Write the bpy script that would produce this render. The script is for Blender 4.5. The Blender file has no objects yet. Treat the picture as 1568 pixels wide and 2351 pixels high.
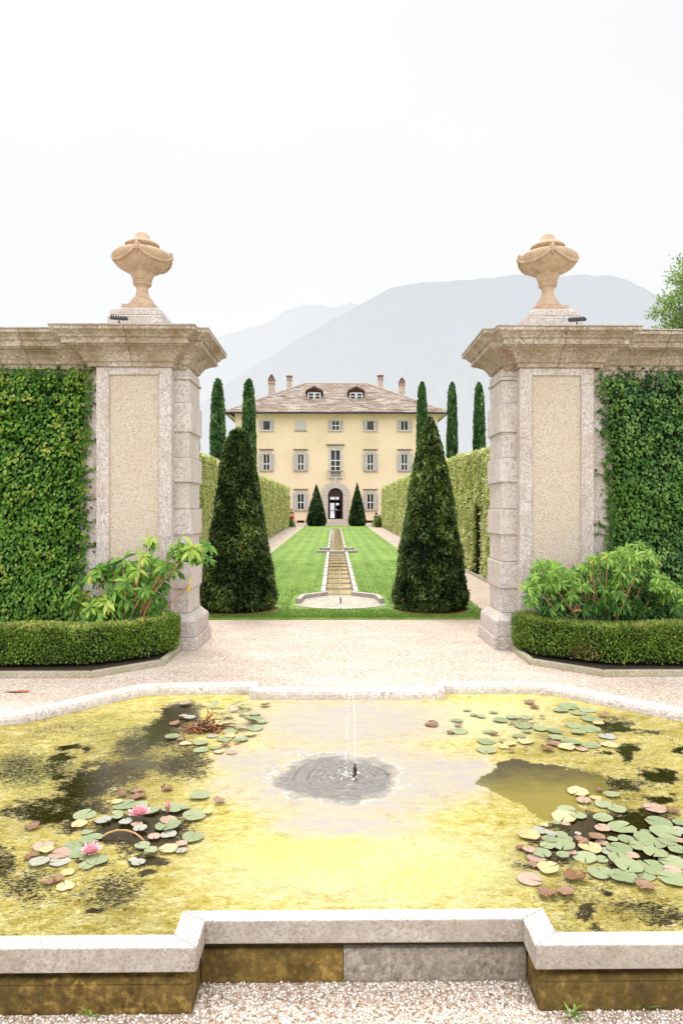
import bpy, bmesh, math, random
import numpy as np
from mathutils import Vector, Matrix
R = math.radians
rng = np.random.default_rng(7)
random.seed(7)
scene = bpy.context.scene
COL = scene.collection

# ------------------------------------------------------------------ camera
CAMX, CAMZ, PHI = -0.14, 2.2, 0.0108
cam_d = bpy.data.cameras.new('camera'); cam = bpy.data.objects.new('camera', cam_d); COL.objects.link(cam)
cam.location = (CAMX, 0, CAMZ); cam.rotation_euler = (R(90), 0, -PHI)
cam_d.sensor_fit = 'HORIZONTAL'; cam_d.sensor_width = 24; cam_d.lens = 24
cam_d.clip_start = 0.05; cam_d.clip_end = 20000
scene.camera = cam

def W(u, v, d):
    """survey point seen at (u, v) of the 1568-wide photograph at distance d, in garden axes"""
    a = (u-784)/1568*d
    return Vector((CAMX + a*math.cos(PHI) + d*math.sin(PHI), d*math.cos(PHI) - a*math.sin(PHI), CAMZ + (1175.5-v)/1568*d))
def Wz(u, v, z):
    return W(u, v, (CAMZ-z)*1568/(v-1175.5))
def G(y):
    return 0.0136*(min(max(y, 14), 72)-14)
def Gn(y):
    return 0.0136*(np.clip(y, 14, 72)-14)

# ------------------------------------------------------------------ object helpers
ORI = {}
def thing(name, loc, label, cat, group=None):
    o = bpy.data.objects.new(name, None); COL.objects.link(o)
    o.location = loc; o.empty_display_size = .1
    o['label'] = label; o['category'] = cat
    if group: o['group'] = group
    ORI[o.name] = Vector(loc)
    return o
def tag(o, label, cat, group=None):
    o['label'] = label; o['category'] = cat
    if group: o['group'] = group
    return o
def struct(o, kind='structure'):
    o['kind'] = kind; return o
def link_mesh(name, me, m, parent=None, label=None):
    o = bpy.data.objects.new(name, me); COL.objects.link(o)
    if m is not None and len(me.materials) == 0: me.materials.append(m)
    if parent is not None:
        o.parent = parent; ORI[o.name] = ORI[parent.name]
    if label: o['label'] = label
    return o

class MB:
    def __init__(s): s.v = []; s.f = []
    def add(s, vs, fs):
        n = len(s.v); s.v += [tuple(p) for p in vs]; s.f += [tuple(i+n for i in f) for f in fs]; return s
    def box(s, x0, x1, y0, y1, z0, z1):
        if x0 > x1: x0, x1 = x1, x0
        v = [(x0,y0,z0),(x1,y0,z0),(x1,y1,z0),(x0,y1,z0),(x0,y0,z1),(x1,y0,z1),(x1,y1,z1),(x0,y1,z1)]
        return s.add(v, [(0,3,2,1),(4,5,6,7),(0,1,5,4),(1,2,6,5),(2,3,7,6),(3,0,4,7)])
    def frustum(s, r0, r1):
        (a0,a1,b0,b1,z0), (c0,c1,d0,d1,z1) = r0, r1
        v = [(a0,b0,z0),(a1,b0,z0),(a1,b1,z0),(a0,b1,z0),(c0,d0,z1),(c1,d0,z1),(c1,d1,z1),(c0,d1,z1)]
        return s.add(v, [(0,3,2,1),(4,5,6,7),(0,1,5,4),(1,2,6,5),(2,3,7,6),(3,0,4,7)])
    def prism(s, poly, z0, z1):
        n = len(poly); ar = sum(poly[i][0]*poly[(i+1)%n][1]-poly[(i+1)%n][0]*poly[i][1] for i in range(n))
        if ar < 0: poly = poly[::-1]
        v = [(p[0],p[1],z0) for p in poly]+[(p[0],p[1],z1) for p in poly]
        return s.add(v, [tuple(range(n))[::-1], tuple(range(n,2*n))]+[(i,(i+1)%n,n+(i+1)%n,n+i) for i in range(n)])
    def lathe(s, prof, c=(0,0,0), n=32, ripple=None):
        v = []; f = []
        for k,(r,z) in enumerate(prof):
            for i in range(n):
                a = 2*math.pi*i/n; rr = r if ripple is None else ripple(r, z, a)
                v.append((c[0]+rr*math.cos(a), c[1]+rr*math.sin(a), c[2]+z))
        m = len(prof)
        for k in range(m-1):
            for i in range(n):
                j = (i+1)%n; f.append((k*n+i, k*n+j, (k+1)*n+j, (k+1)*n+i))
        f.append(tuple(range(n))[::-1]); f.append(tuple((m-1)*n+i for i in range(n)))
        return s.add(v, f)
    def tube(s, pts, rad, n=6):
        pts = [Vector(p) for p in pts]
        if not hasattr(rad, '__len__'): rad = [rad]*len(pts)
        v = []; f = []
        up = Vector((.13,.27,.95))
        for k,p in enumerate(pts):
            t = (pts[min(k+1,len(pts)-1)]-pts[max(k-1,0)])
            if t.length < 1e-9: t = Vector((0,0,1))
            t.normalize(); a = t.cross(up)
            if a.length < .1: a = t.cross(Vector((1,0,0)))
            a.normalize(); b = t.cross(a)
            for i in range(n):
                an = 2*math.pi*i/n; v.append(p+(a*math.cos(an)+b*math.sin(an))*rad[k])
        for k in range(len(pts)-1):
            for i in range(n):
                j = (i+1)%n; f.append((k*n+i,k*n+j,(k+1)*n+j,(k+1)*n+i))
        f.append(tuple(range(n))[::-1]); f.append(tuple((len(pts)-1)*n+i for i in range(n)))
        return s.add(v, f)
    def sweep(s, path, prof, caps=True):
        """path: plan polyline, prof: list of (outward offset to the right of travel, z)"""
        n = len(path); m = len(prof); v = []; f = []
        P = [Vector((p[0],p[1])) for p in path]
        for i in range(n):
            d0 = (P[i]-P[i-1]).normalized() if i > 0 else None
            d1 = (P[i+1]-P[i]).normalized() if i < n-1 else None
            if d0 is None: d0 = d1
            if d1 is None: d1 = d0
            n0 = Vector((d0.y,-d0.x)); n1 = Vector((d1.y,-d1.x)); mt = n0+n1
            mt = mt/max(mt.dot(n0),.2)
            for (o,z) in prof:
                q = P[i]+mt*o; v.append((q.x,q.y,z))
        for i in range(n-1):
            for k in range(m-1):
                f.append((i*m+k,(i+1)*m+k,(i+1)*m+k+1,i*m+k+1))
        if caps: f.append(tuple(range(m))); f.append(tuple((n-1)*m+k for k in range(m))[::-1])
        return s.add(v, f)
    def build(s, name, m, parent=None, bevel=0, smooth=False, label=None, seg=2, fix=True):
        o0 = ORI[parent.name] if parent is not None else Vector((0,0,0))
        me = bpy.data.meshes.new(name)
        me.from_pydata([(p[0]-o0.x,p[1]-o0.y,p[2]-o0.z) for p in s.v], [], s.f)
        if fix:
            bm = bmesh.new(); bm.from_mesh(me); bmesh.ops.recalc_face_normals(bm, faces=bm.faces); bm.to_mesh(me); bm.free()
        if smooth: me.polygons.foreach_set('use_smooth', [True]*len(me.polygons))
        o = link_mesh(name, me, m, parent, label)
        if bevel:
            b = o.modifiers.new('bevel','BEVEL'); b.width = bevel; b.segments = seg; b.limit_method = 'ANGLE'; b.angle_limit = R(35)
        return o

def fast_mesh(name, V, F, m, parent=None, attrs=None, smooth=False, label=None):
    V = np.asarray(V, dtype=np.float64)
    if parent is not None: V = V - np.array(ORI[parent.name])
    F = np.asarray(F, dtype=np.int32); k = F.shape[1]
    me = bpy.data.meshes.new(name)
    me.vertices.add(len(V)); me.vertices.foreach_set('co', V.astype(np.float32).ravel())
    me.loops.add(F.size); me.loops.foreach_set('vertex_index', F.ravel())
    me.polygons.add(len(F)); me.polygons.foreach_set('loop_start', np.arange(0, F.size, k, dtype=np.int32))
    me.polygons.foreach_set('loop_total', np.full(len(F), k, dtype=np.int32))
    if smooth: me.polygons.foreach_set('use_smooth', np.ones(len(F), dtype=bool))
    me.update(calc_edges=True)
    for an, av in (attrs or {}).items():
        a = me.attributes.new(an, 'FLOAT', 'POINT'); a.data.foreach_set('value', np.asarray(av, dtype=np.float32))
    return link_mesh(name, me, m, parent, label)

def unit(a): return a/np.maximum(np.linalg.norm(a, axis=1, keepdims=True), 1e-9)
def leaves(name, P, A, N, L, Wd, tint, m, parent=None, fold=.22, label=None):
    """one small folded leaf per point: P foot, A direction, N upper side"""
    n = len(P); A = unit(A); S = unit(np.cross(A, N)); N = np.cross(S, A)
    L = np.broadcast_to(np.asarray(L, float), (n,))[:,None]; Wd = np.broadcast_to(np.asarray(Wd, float), (n,))[:,None]
    mid = P + A*L*.45
    V = np.empty((n,4,3)); V[:,0] = P; V[:,1] = mid+S*Wd*.5+N*Wd*fold; V[:,2] = P+A*L - N*L*.06; V[:,3] = mid-S*Wd*.5+N*Wd*fold
    b = np.arange(n)[:,None]*4
    F = np.concatenate([b+np.array([[0,1,2]]), b+np.array([[0,2,3]])])
    return fast_mesh(name, V.reshape(-1,3), F, m, parent, {'tint': np.repeat(tint,4)}, label=label)

def rnd(n, s=1.0): return rng.normal(size=(n,3))*s
def vnoise(x, y, seed=0):
    """smooth 2-D value noise"""
    r = np.random.default_rng(seed); T = r.random((256,256))
    xi = np.floor(x).astype(int); yi = np.floor(y).astype(int); fx = x-xi; fy = y-yi
    fx = fx*fx*(3-2*fx); fy = fy*fy*(3-2*fy); g = lambda a,b: T[a&255, b&255]
    return (g(xi,yi)*(1-fx)+g(xi+1,yi)*fx)*(1-fy)+(g(xi,yi+1)*(1-fx)+g(xi+1,yi+1)*fx)*fy
def fbm(x, y, seed=0, o=4):
    s = 0; a = .5; t = 0
    for k in range(o):
        s = s + a*vnoise(x*2**k+17*k, y*2**k+31*k, seed+k); t += a; a *= .55
    return s/t

# ------------------------------------------------------------------ materials
class M:
    def __init__(s, name):
        s.m = bpy.data.materials.new(name); s.m.use_nodes = True; s.t = s.m.node_tree; s.n = s.t.nodes
        s.b = s.n['Principled BSDF']; s.out = s.n['Material Output']; s.b.inputs['Roughness'].default_value = .8
        s.b.inputs['Specular IOR Level'].default_value = .3
        s.tc = s.n.new('ShaderNodeTexCoord'); s.geo = None
    def l(s, a, b): s.t.links.new(a, b)
    def node(s, ty, **kw):
        n = s.n.new(ty)
        for k,v in kw.items(): setattr(n, k, v)
        return n
    def pos(s):
        if s.geo is None: s.geo = s.node('ShaderNodeNewGeometry')
        return s.geo.outputs['Position']
    def map(s, vec, sc=(1,1,1), rot=(0,0,0), loc=(0,0,0)):
        n = s.node('ShaderNodeMapping'); n.inputs['Scale'].default_value = sc; n.inputs['Rotation'].default_value = rot; n.inputs['Location'].default_value = loc
        s.l(vec, n.inputs['Vector']); return n.outputs['Vector']
    def noise(s, scale, vec=None, detail=4, rough=.55, dist=0):
        n = s.node('ShaderNodeTexNoise'); n.inputs['Scale'].default_value = scale; n.inputs['Detail'].default_value = detail
        n.inputs['Roughness'].default_value = rough; n.inputs['Distortion'].default_value = dist
        s.l(vec if vec is not None else s.pos(), n.inputs['Vector']); return n.outputs['Fac']
    def voro(s, scale, vec=None, out='Color', rand=1):
        n = s.node('ShaderNodeTexVoronoi'); n.inputs['Scale'].default_value = scale; n.inputs['Randomness'].default_value = rand
        s.l(vec if vec is not None else s.pos(), n.inputs['Vector']); return n.outputs[out]
    def ramp(s, fac, stops, interp='LINEAR'):
        n = s.node('ShaderNodeValToRGB'); e = n.color_ramp; e.interpolation = interp
        while len(e.elements) < len(stops): e.elements.new(.5)
        for el,(p,c) in zip(e.elements, stops):
            el.position = p; el.color = (*c,1) if hasattr(c,'__len__') else (c,c,c,1)
        s.l(fac, n.inputs['Fac']); return n.outputs['Color']
    def mix(s, fac, a, b, mode='MIX'):
        n = s.node('ShaderNodeMix', data_type='RGBA', blend_type=mode)
        for k,x in ((0,fac),(6,a),(7,b)):
            if isinstance(x, bpy.types.NodeSocket): s.l(x, n.inputs[k])
            elif k == 0: n.inputs[0].default_value = x
            else: n.inputs[k].default_value = (*x,1)
        return n.outputs[2]
    def math(s, op, a, b=0, clamp=False):
        n = s.node('ShaderNodeMath', operation=op, use_clamp=clamp)
        for k,x in enumerate((a,b)):
            if isinstance(x, bpy.types.NodeSocket): s.l(x, n.inputs[k])
            else: n.inputs[k].default_value = x
        return n.outputs[0]
    def attr(s, name): 
        n = s.node('ShaderNodeAttribute', attribute_name=name); return n.outputs['Fac']
    def bump(s, h, strength=.4, dist=.01, prev=None):
        n = s.node('ShaderNodeBump'); n.inputs['Strength'].default_value = strength; n.inputs['Distance'].default_value = dist
        s.l(h, n.inputs['Height'])
        if prev is not None: s.l(prev, n.inputs['Normal'])
        s.l(n.outputs['Normal'], s.b.inputs['Normal']); return n.outputs['Normal']
    def col(s, c):
        if isinstance(c, bpy.types.NodeSocket): s.l(c, s.b.inputs['Base Color'])
        else: s.b.inputs['Base Color'].default_value = (*c,1)
        return s
    def set(s, **kw):
        for k,v in kw.items():
            i = s.b.inputs[k.replace('_',' ')]
            if isinstance(v, bpy.types.NodeSocket): s.l(v, i)
            else: i.default_value = v
        return s

def granite(name, base, dark, lightc, stain=None, speck=70, stain_amt=.5, bump=.5, face=None):
    g = M(name)
    sp = g.noise(speck, detail=3, rough=.7); big = g.noise(3.2, detail=5, rough=.6)
    c = g.ramp(sp, [(.32,dark),(.43,tuple(.6*a+.4*b for a,b in zip(base,dark))),(.52,base),(.62,lightc)])
    c = g.mix(g.ramp(g.noise(speck*.45, detail=4, rough=.7),[(.36,.75),(.50,0)]), c, tuple(.45*a+.55*b for a,b in zip(base,dark)))
    c = g.mix(g.ramp(g.noise(speck*.16, detail=4, rough=.65),[(.36,.45),(.52,0)]), c, tuple(.6*a+.4*b for a,b in zip(base,dark)))
    c = g.mix(g.ramp(big,[(.35,.0),(.7,.38)]), c, lightc)
    if stain: c = g.mix(g.ramp(g.noise(1.7, g.map(g.pos(),(1,1,.6)), detail=6, rough=.65),[(.42,0.),(.68,stain_amt)]), c, stain)
    if face:   # upright faces painted darker: their shade put into the colour, with dirt
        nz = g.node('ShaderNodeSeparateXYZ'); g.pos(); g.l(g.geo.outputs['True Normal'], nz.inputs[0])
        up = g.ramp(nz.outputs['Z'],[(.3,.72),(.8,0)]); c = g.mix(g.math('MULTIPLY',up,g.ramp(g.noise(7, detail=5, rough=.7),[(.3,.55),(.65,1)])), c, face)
    g.col(c); g.bump(g.mix(.5, sp, g.noise(22, detail=4)), bump, .012); g.set(Roughness=.85)
    return g.m

MAT = {}
MAT['granite'] = granite('granite', (.57,.515,.48), (.13,.105,.09), (.68,.62,.585), (.37,.26,.17), 38, .45)
MAT['granite_block'] = granite('granite_block', (.62,.55,.51), (.17,.14,.12), (.64,.59,.55), (.40,.32,.24), 34, .35, .9)
MAT['granite_cornice'] = granite('granite_cornice', (.45,.37,.295), (.085,.06,.04), (.66,.58,.50), (.24,.17,.08), 30, .8, 1.)
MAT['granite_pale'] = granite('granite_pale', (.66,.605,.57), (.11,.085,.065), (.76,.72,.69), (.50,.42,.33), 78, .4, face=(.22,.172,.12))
MAT['granite_rim'] = granite('granite_rim', (.62,.56,.53), (.22,.18,.16), (.70,.66,.63), (.46,.38,.30), 36, .45)
MAT['granite_grey'] = granite('granite_grey', (.285,.24,.19), (.06,.045,.035), (.42,.365,.305), (.22,.18,.13), 45, .4)
MAT['granite_wet'] = granite('granite_wet', (.15,.088,.018), (.022,.014,.005), (.33,.215,.055), (.045,.03,.007), 18, .95, .9)
MAT['kerb'] = granite('kerb_stone', (.40,.36,.26), (.17,.15,.10), (.52,.48,.38), (.25,.24,.10), 60, .6)
def m_panel():
    g = M('pebble_render'); v = g.voro(75); f = g.voro(75, out='Distance')
    c = g.ramp(v, [(0,(.20,.13,.08)),(.22,(.50,.405,.31)),(.55,(.61,.54,.455)),(1,(.70,.64,.57))])
    c = g.mix(g.ramp(g.noise(44, detail=4, rough=.75),[(.38,.55),(.5,0)]), c, (.33,.24,.165))
    c = g.mix(g.ramp(g.noise(2.3, detail=5),[(.4,0),(.7,.4)]), c, (.54,.42,.28))
    g.col(c); g.bump(f, .6, .012); g.set(Roughness=.9); return g.m
MAT['panel'] = m_panel()
def m_sand():
    g = M('sandstone'); n = g.noise(9, detail=6, rough=.65)
    c = g.ramp(n, [(.3,(.38,.255,.165)),(.55,(.50,.36,.245)),(.75,(.56,.43,.315))])
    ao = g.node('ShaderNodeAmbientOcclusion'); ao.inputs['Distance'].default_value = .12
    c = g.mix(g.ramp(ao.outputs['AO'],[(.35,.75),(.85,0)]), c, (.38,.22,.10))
    g.col(c); g.bump(g.noise(40, detail=5), .35, .006); return g.m
MAT['sandstone'] = m_sand()
def m_gravel(name='gravel', scale=34, dark=1.0):
    g = M(name); v = g.voro(scale); d = g.voro(scale, out='Distance')
    c = g.ramp(v, [(0,(.38,.25,.17)),(.16,(.60,.48,.39)),(.5,(.73,.625,.54)),(.8,(.77,.69,.62)),(1,(.80,.76,.71))])
    c = g.mix(g.ramp(d,[(.36,0),(.66,.65)]), c, (.26,.18,.12))
    c = g.mix(g.ramp(g.noise(.9, detail=5, rough=.6),[(.30,0),(.72,.45)]), c, (.53,.40,.30))
    c = g.mix(g.ramp(g.noise(1.6, g.map(g.pos(),(.6,1.1,1)), detail=5, rough=.65),[(.46,0),(.70,.4)]), c, (.76,.70,.64))
    c = g.mix(g.ramp(g.noise(20, detail=4, rough=.75),[(.36,.55),(.50,0)]), c, (.36,.26,.19))
    g.col(c); g.bump(g.math('SUBTRACT', 1, d), .7, .018); g.set(Roughness=.9); return g.m
MAT['gravel'] = m_gravel()
def m_pebble():
    g = M('pebble'); t = g.attr('tint')
    g.col(g.ramp(t, [(0,(.28,.16,.10)),(.15,(.50,.37,.27)),(.4,(.66,.55,.45)),(.7,(.74,.68,.60)),(1,(.82,.80,.76))])); g.set(Roughness=.65); return g.m
MAT['pebble'] = m_pebble()
def simple(name, c, rough=.7, noise=0, scale=10, **kw):
    g = M(name)
    if noise:
        d = tuple(x*(1-noise) for x in c); h = tuple(min(1,x*(1+noise)) for x in c)
        g.col(g.ramp(g.noise(scale, detail=5), [(.3,d),(.7,h)]))
    else: g.col(c)
    g.set(Roughness=rough, **kw); return g.m
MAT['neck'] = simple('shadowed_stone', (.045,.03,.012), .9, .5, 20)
MAT['soil'] = simple('soil', (.045,.028,.018), .95, .5, 30)
MAT['mulch'] = simple('mulch', (.20,.11,.05), .95, .5, 25)
MAT['ground'] = simple('ground_grass', (.10,.16,.04), .95, .4, 3)
MAT['dark_metal'] = simple('dark_metal', (.05,.05,.055), .45, .2, 20)
MAT['lamp_glass'] = simple('lamp_glass', (.35,.33,.30), .15)
MAT['twig'] = simple('twig', (.36,.17,.075), .7, .3, 12)
MAT['bark'] = simple('bark', (.10,.075,.05), .9, .4, 14)
MAT['tendril'] = simple('tendril', (.10,.06,.035), .8, .3, 30)

def foliage(name, ramp, clump=None, clump_scale=1.2, trans=.3, rough=.5, sat_noise=0):
    g = M(name); t = g.attr('tint')
    c = g.ramp(t, ramp)
    if clump is not None:
        c = g.mix(g.ramp(g.noise(clump_scale, detail=3),[(.42,0),(.66,.75)]), c, clump)
    g.col(c); g.set(Roughness=rough); g.b.inputs['Specular IOR Level'].default_value = .35
    tr = g.node('ShaderNodeBsdfTranslucent'); g.l(g.mix(.5, c, (.5,.7,.12),'MULTIPLY'), tr.inputs['Color'])
    mx = g.node('ShaderNodeMixShader'); mx.inputs[0].default_value = trans
    g.l(g.b.outputs[0], mx.inputs[1]); g.l(tr.outputs[0], mx.inputs[2]); g.l(mx.outputs[0], g.out.inputs['Surface'])
    return g.m
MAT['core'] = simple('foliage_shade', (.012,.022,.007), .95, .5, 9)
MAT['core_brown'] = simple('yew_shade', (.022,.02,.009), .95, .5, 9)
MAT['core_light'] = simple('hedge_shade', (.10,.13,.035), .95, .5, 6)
MAT['ivy_l'] = foliage('ivy_leaves', [(0,(.008,.025,.005)),(.35,(.032,.10,.012)),(.6,(.08,.215,.024)),(.82,(.17,.35,.04)),(.96,(.36,.50,.08)),(1,(.55,.28,.07))], (.11,.26,.02), .8)
MAT['ivy_r'] = foliage('ivy_leaves_dark', [(0,(.006,.022,.008)),(.35,(.024,.08,.024)),(.6,(.062,.165,.04)),(.85,(.15,.29,.065)),(.98,(.22,.36,.08)),(1,(.45,.2,.12))], (.10,.23,.02), .55)
MAT['box'] = foliage('box_leaves', [(0,(.03,.06,.008)),(.35,(.14,.26,.028)),(.7,(.30,.43,.065)),(.92,(.52,.56,.15)),(.98,(.60,.55,.23)),(1,(.58,.30,.13))], (.17,.25,.045), 2.2)
MAT['yew'] = foliage('yew_leaves', [(0,(.005,.012,.004)),(.3,(.040,.072,.020)),(.6,(.125,.195,.055)),(.85,(.23,.33,.085)),(.975,(.33,.42,.12)),(1,(.46,.19,.05))], (.05,.09,.026), 1.1, .2)
MAT['yew_far'] = foliage('yew_leaves_far', [(0,(.010,.024,.008)),(.6,(.055,.11,.03)),(1,(.15,.25,.07))], None, 1, .2)
MAT['hedge'] = foliage('hedge_leaves', [(0,(.06,.08,.02)),(.25,(.34,.41,.10)),(.55,(.62,.66,.24)),(.85,(.76,.75,.40)),(1,(.66,.52,.36))], (.55,.55,.24), .7)
MAT['cypress'] = foliage('cypress_leaves', [(0,(.014,.042,.016)),(.5,(.10,.20,.075)),(1,(.27,.42,.14))], (.09,.19,.065), .6, .2)
MAT['shrub_l'] = foliage('broad_leaves', [(0,(.03,.12,.015)),(.4,(.17,.36,.04)),(.8,(.41,.58,.085)),(.97,(.60,.72,.18)),(1,(.66,.52,.10))], None, 1, .35, .4)
MAT['shrub_r'] = foliage('narrow_leaves', [(0,(.018,.07,.012)),(.35,(.08,.225,.028)),(.7,(.25,.44,.06)),(.97,(.50,.63,.14)),(1,(.68,.46,.11))], None, 1, .35, .4)
MAT['tree'] = foliage('tree_leaves', [(0,(.11,.19,.05)),(.5,(.27,.40,.12)),(1,(.50,.60,.26))], None, 1, .4)
MAT['grass'] = foliage('grass_blades', [(0,(.11,.21,.035)),(.5,(.22,.36,.06)),(.9,(.35,.47,.10)),(1,(.45,.47,.17))], None, 1, .3, .6)
MAT['fern'] = foliage('fern_leaves', [(0,(.05,.14,.03)),(.6,(.16,.33,.08)),(1,(.30,.45,.14))], None, 1, .3)

# ------------------------------------------------------------------ world and sun
SUN_EL, SUN_AZ = R(62), R(338)      # azimuth measured from north (+Y) clockwise
world = bpy.data.worlds.new('World'); scene.world = world; world.use_nodes = True
wt = world.node_tree; wn = wt.nodes; bg = wn['Background']
sky = wn.new('ShaderNodeTexSky'); sky.sky_type = 'NISHITA'; sky.sun_disc = False
sky.sun_elevation = SUN_EL; sky.sun_rotation = SUN_AZ; sky.dust_density = 4
bg.inputs['Strength'].default_value = .1; wt.links.new(sky.outputs[0], bg.inputs['Color'])
haze = wn.new('ShaderNodeBackground'); haze.inputs['Color'].default_value = (.985,.985,1.0,1)
# hazy overcast: even white low in front, brighter overhead and behind the camera as added front fill, with faint cloud tone
wtc = wn.new('ShaderNodeTexCoord'); vm = wn.new('ShaderNodeVectorMath'); vm.operation = 'DOT_PRODUCT'; vm.inputs[1].default_value = (0,-.75,.66)
wt.links.new(wtc.outputs['Generated'], vm.inputs[0])
mr = wn.new('ShaderNodeMapRange'); mr.interpolation_type = 'SMOOTHSTEP'; mr.inputs['From Min'].default_value = -.18; mr.inputs['From Max'].default_value = .55; mr.inputs['To Min'].default_value = 1.03; mr.inputs['To Max'].default_value = 2.45
wt.links.new(vm.outputs['Value'], mr.inputs['Value'])
cn = wn.new('ShaderNodeTexNoise'); cn.inputs['Scale'].default_value = 2.2; cn.inputs['Detail'].default_value = 5
cm_ = wn.new('ShaderNodeMapping'); cm_.inputs['Scale'].default_value = (1,1,2.5); wt.links.new(wtc.outputs['Generated'], cm_.inputs['Vector']); wt.links.new(cm_.outputs['Vector'], cn.inputs['Vector'])
cr = wn.new('ShaderNodeMapRange'); cr.inputs['From Min'].default_value = .3; cr.inputs['From Max'].default_value = .7; cr.inputs['To Min'].default_value = .975; cr.inputs['To Max'].default_value = 1.02
wt.links.new(cn.outputs['Fac'], cr.inputs['Value'])
ml = wn.new('ShaderNodeMath'); ml.operation = 'MULTIPLY'; wt.links.new(mr.outputs['Result'], ml.inputs[0]); wt.links.new(cr.outputs['Result'], ml.inputs[1]); wt.links.new(ml.outputs[0], haze.inputs['Strength'])
mx = wn.new('ShaderNodeMixShader'); mx.inputs[0].default_value = .94
wt.links.new(bg.outputs[0], mx.inputs[1]); wt.links.new(haze.outputs[0], mx.inputs[2]); wt.links.new(mx.outputs[0], wn['World Output'].inputs['Surface'])
sun_d = bpy.data.lights.new('sun','SUN'); sun_d.energy = 2.3; sun_d.angle = R(18); sun_d.color = (1,.95,.86)
sun = bpy.data.objects.new('sun', sun_d); COL.objects.link(sun)
sd = Vector((math.sin(SUN_AZ)*math.cos(SUN_EL), math.cos(SUN_AZ)*math.cos(SUN_EL), math.sin(SUN_EL)))
sun.rotation_euler = sd.to_track_quat('Z','Y').to_euler(); sun.location = (0,0,30)
scene.view_settings.view_transform = 'Standard'; scene.view_settings.look = 'None'
scene.view_settings.exposure = 0; scene.view_settings.gamma = 1
scene.cycles.max_bounces = 6; scene.cycles.transparent_max_bounces = 8
scene.cycles.use_denoising = True

# ------------------------------------------------------------------ ground, lake, hills
def sheet(name, xs, ys, zf, m):
    X, Y = np.meshgrid(xs, ys); Z = zf(X, Y); V = np.stack([X,Y,Z],-1).reshape(-1,3)
    nx, ny = len(xs), len(ys); i = np.arange((ny-1)*(nx-1)); a = (i//(nx-1))*nx+i%(nx-1)
    return fast_mesh(name, V, np.stack([a,a+1,a+nx+1,a+nx],1), m, smooth=True)
def gz(off): return lambda X, Y: Gn(Y)+off
def terrain(X, Y): return Gn(Y) - .02 - 4*np.clip((Y-100)/20,0,1)
struct(sheet('ground', [-3000,-200,-60,-20,20,60,200,3000], [-400,-40,14,40,72,100,120,3800], terrain, MAT['ground']))
g = M('lake'); g.col((.55,.62,.66)); g.set(Roughness=.25); g.bump(g.noise(.6), .2, .1)
struct(sheet('lake', [-2800,2800], [112,3000], lambda X,Y: X*0-2.5, g.m))
struct(sheet('gravel_court', [-14,14], [-6,0,6,14.2], gz(0), MAT['gravel']))
for s in (-1, 1):
    struct(sheet('gravel_path', sorted([s*3.06, s*5.0]), [14.2,30,50,70.1], gz(0), MAT['gravel']))
struct(sheet('gravel_forecourt', [-14,14], [70.1,72,78], gz(.002), MAT['gravel']))
def m_lawn():
    g = M('lawn'); p = g.pos()
    c = g.ramp(g.noise(1.1, g.map(p,(1,.45,1)), detail=6, rough=.65),[(.3,(.12,.23,.035)),(.5,(.195,.32,.055)),(.7,(.30,.42,.09))])
    c = g.mix(g.ramp(g.noise(60, detail=2, rough=.7),[(.35,.45),(.6,0)]), c, (.07,.16,.03))
    w = g.node('ShaderNodeTexWave'); w.inputs['Scale'].default_value = .55; w.inputs['Distortion'].default_value = 1.2; w.inputs['Detail'].default_value = 2
    g.l(g.map(p,(1,.22,1)), w.inputs['Vector'])
    c = g.mix(g.ramp(w.outputs['Fac'],[(.35,0),(.65,.20)]), c, (.34,.47,.12))
    g.col(c); g.bump(g.noise(90, detail=2), .5, .02); return g.m
MAT['lawn'] = m_lawn()
mb = MB(); ys = [13.9,15,20,30,40,50,60,70]
mb.sweep  # lawn slab with a real cut edge
v = []; f = []
for y in ys:
    for x, z in ((-3.1,-.05),(-3.1,.04),(3.1,.04),(3.1,-.05)): v.append((x,y,G(y)+z))
for k in range(len(ys)-1):
    for j in range(3): f.append((4*k+j,4*k+j+1,4*k+j+5,4*k+j+4))
f.append((0,1,2,3))
struct(mb.add(v,f).build('lawn', MAT['lawn']))
# blades of grass over the front of the lawn
n = 60000; Y = 13.9 + 14*rng.random(n)**2.1; X = rng.uniform(-3.12,3.12,n)
keep = ~((np.abs(X) < 1.15) & (Y > 15.05) & (Y < 17.4)) & ~((np.abs(X) < .55) & (Y > 17)) & ~((Y<14.5)&(np.hypot(X*0,Y-13.9)<.02))
for cx in (-2.27, 2.0): keep &= np.hypot(X-cx, Y-15.2) > .95
X, Y = X[keep], Y[keep]; n = len(X)
P = np.stack([X,Y,Gn(Y)+.035],1); A = np.stack([rng.normal(0,.45,n), rng.normal(0,.45,n), np.ones(n)],1)
struct(leaves('grass', P, A, rnd(n), rng.uniform(.025,.055,n)*np.interp(Y,[13.9,28],[1,.55]), .011, np.clip(fbm(X*.8,Y*.5,3)*.9+rng.normal(0,.18,n),0,1), MAT['grass']), 'stuff')
for cx, x0, x1 in ((-2.27,-3.1,-1.35),(2.0,1.15,2.75)):
    pts = [(cx+(x1-x0)*.5*math.cos(a)*(1+.08*math.sin(5*a)), max(15.02+.86*math.sin(a)*(1+.08*math.sin(7*a)),13.96)) for a in np.linspace(0,2*math.pi,40)[:-1]]
    mb = MB().add([(x,y,G(y)+.0445) for x,y in pts]+[(cx,15.02,G(15.02)+.0445)],[(k,(k+1)%39,39) for k in range(39)])
    struct(mb.build('mulch', MAT['mulch']))

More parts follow.
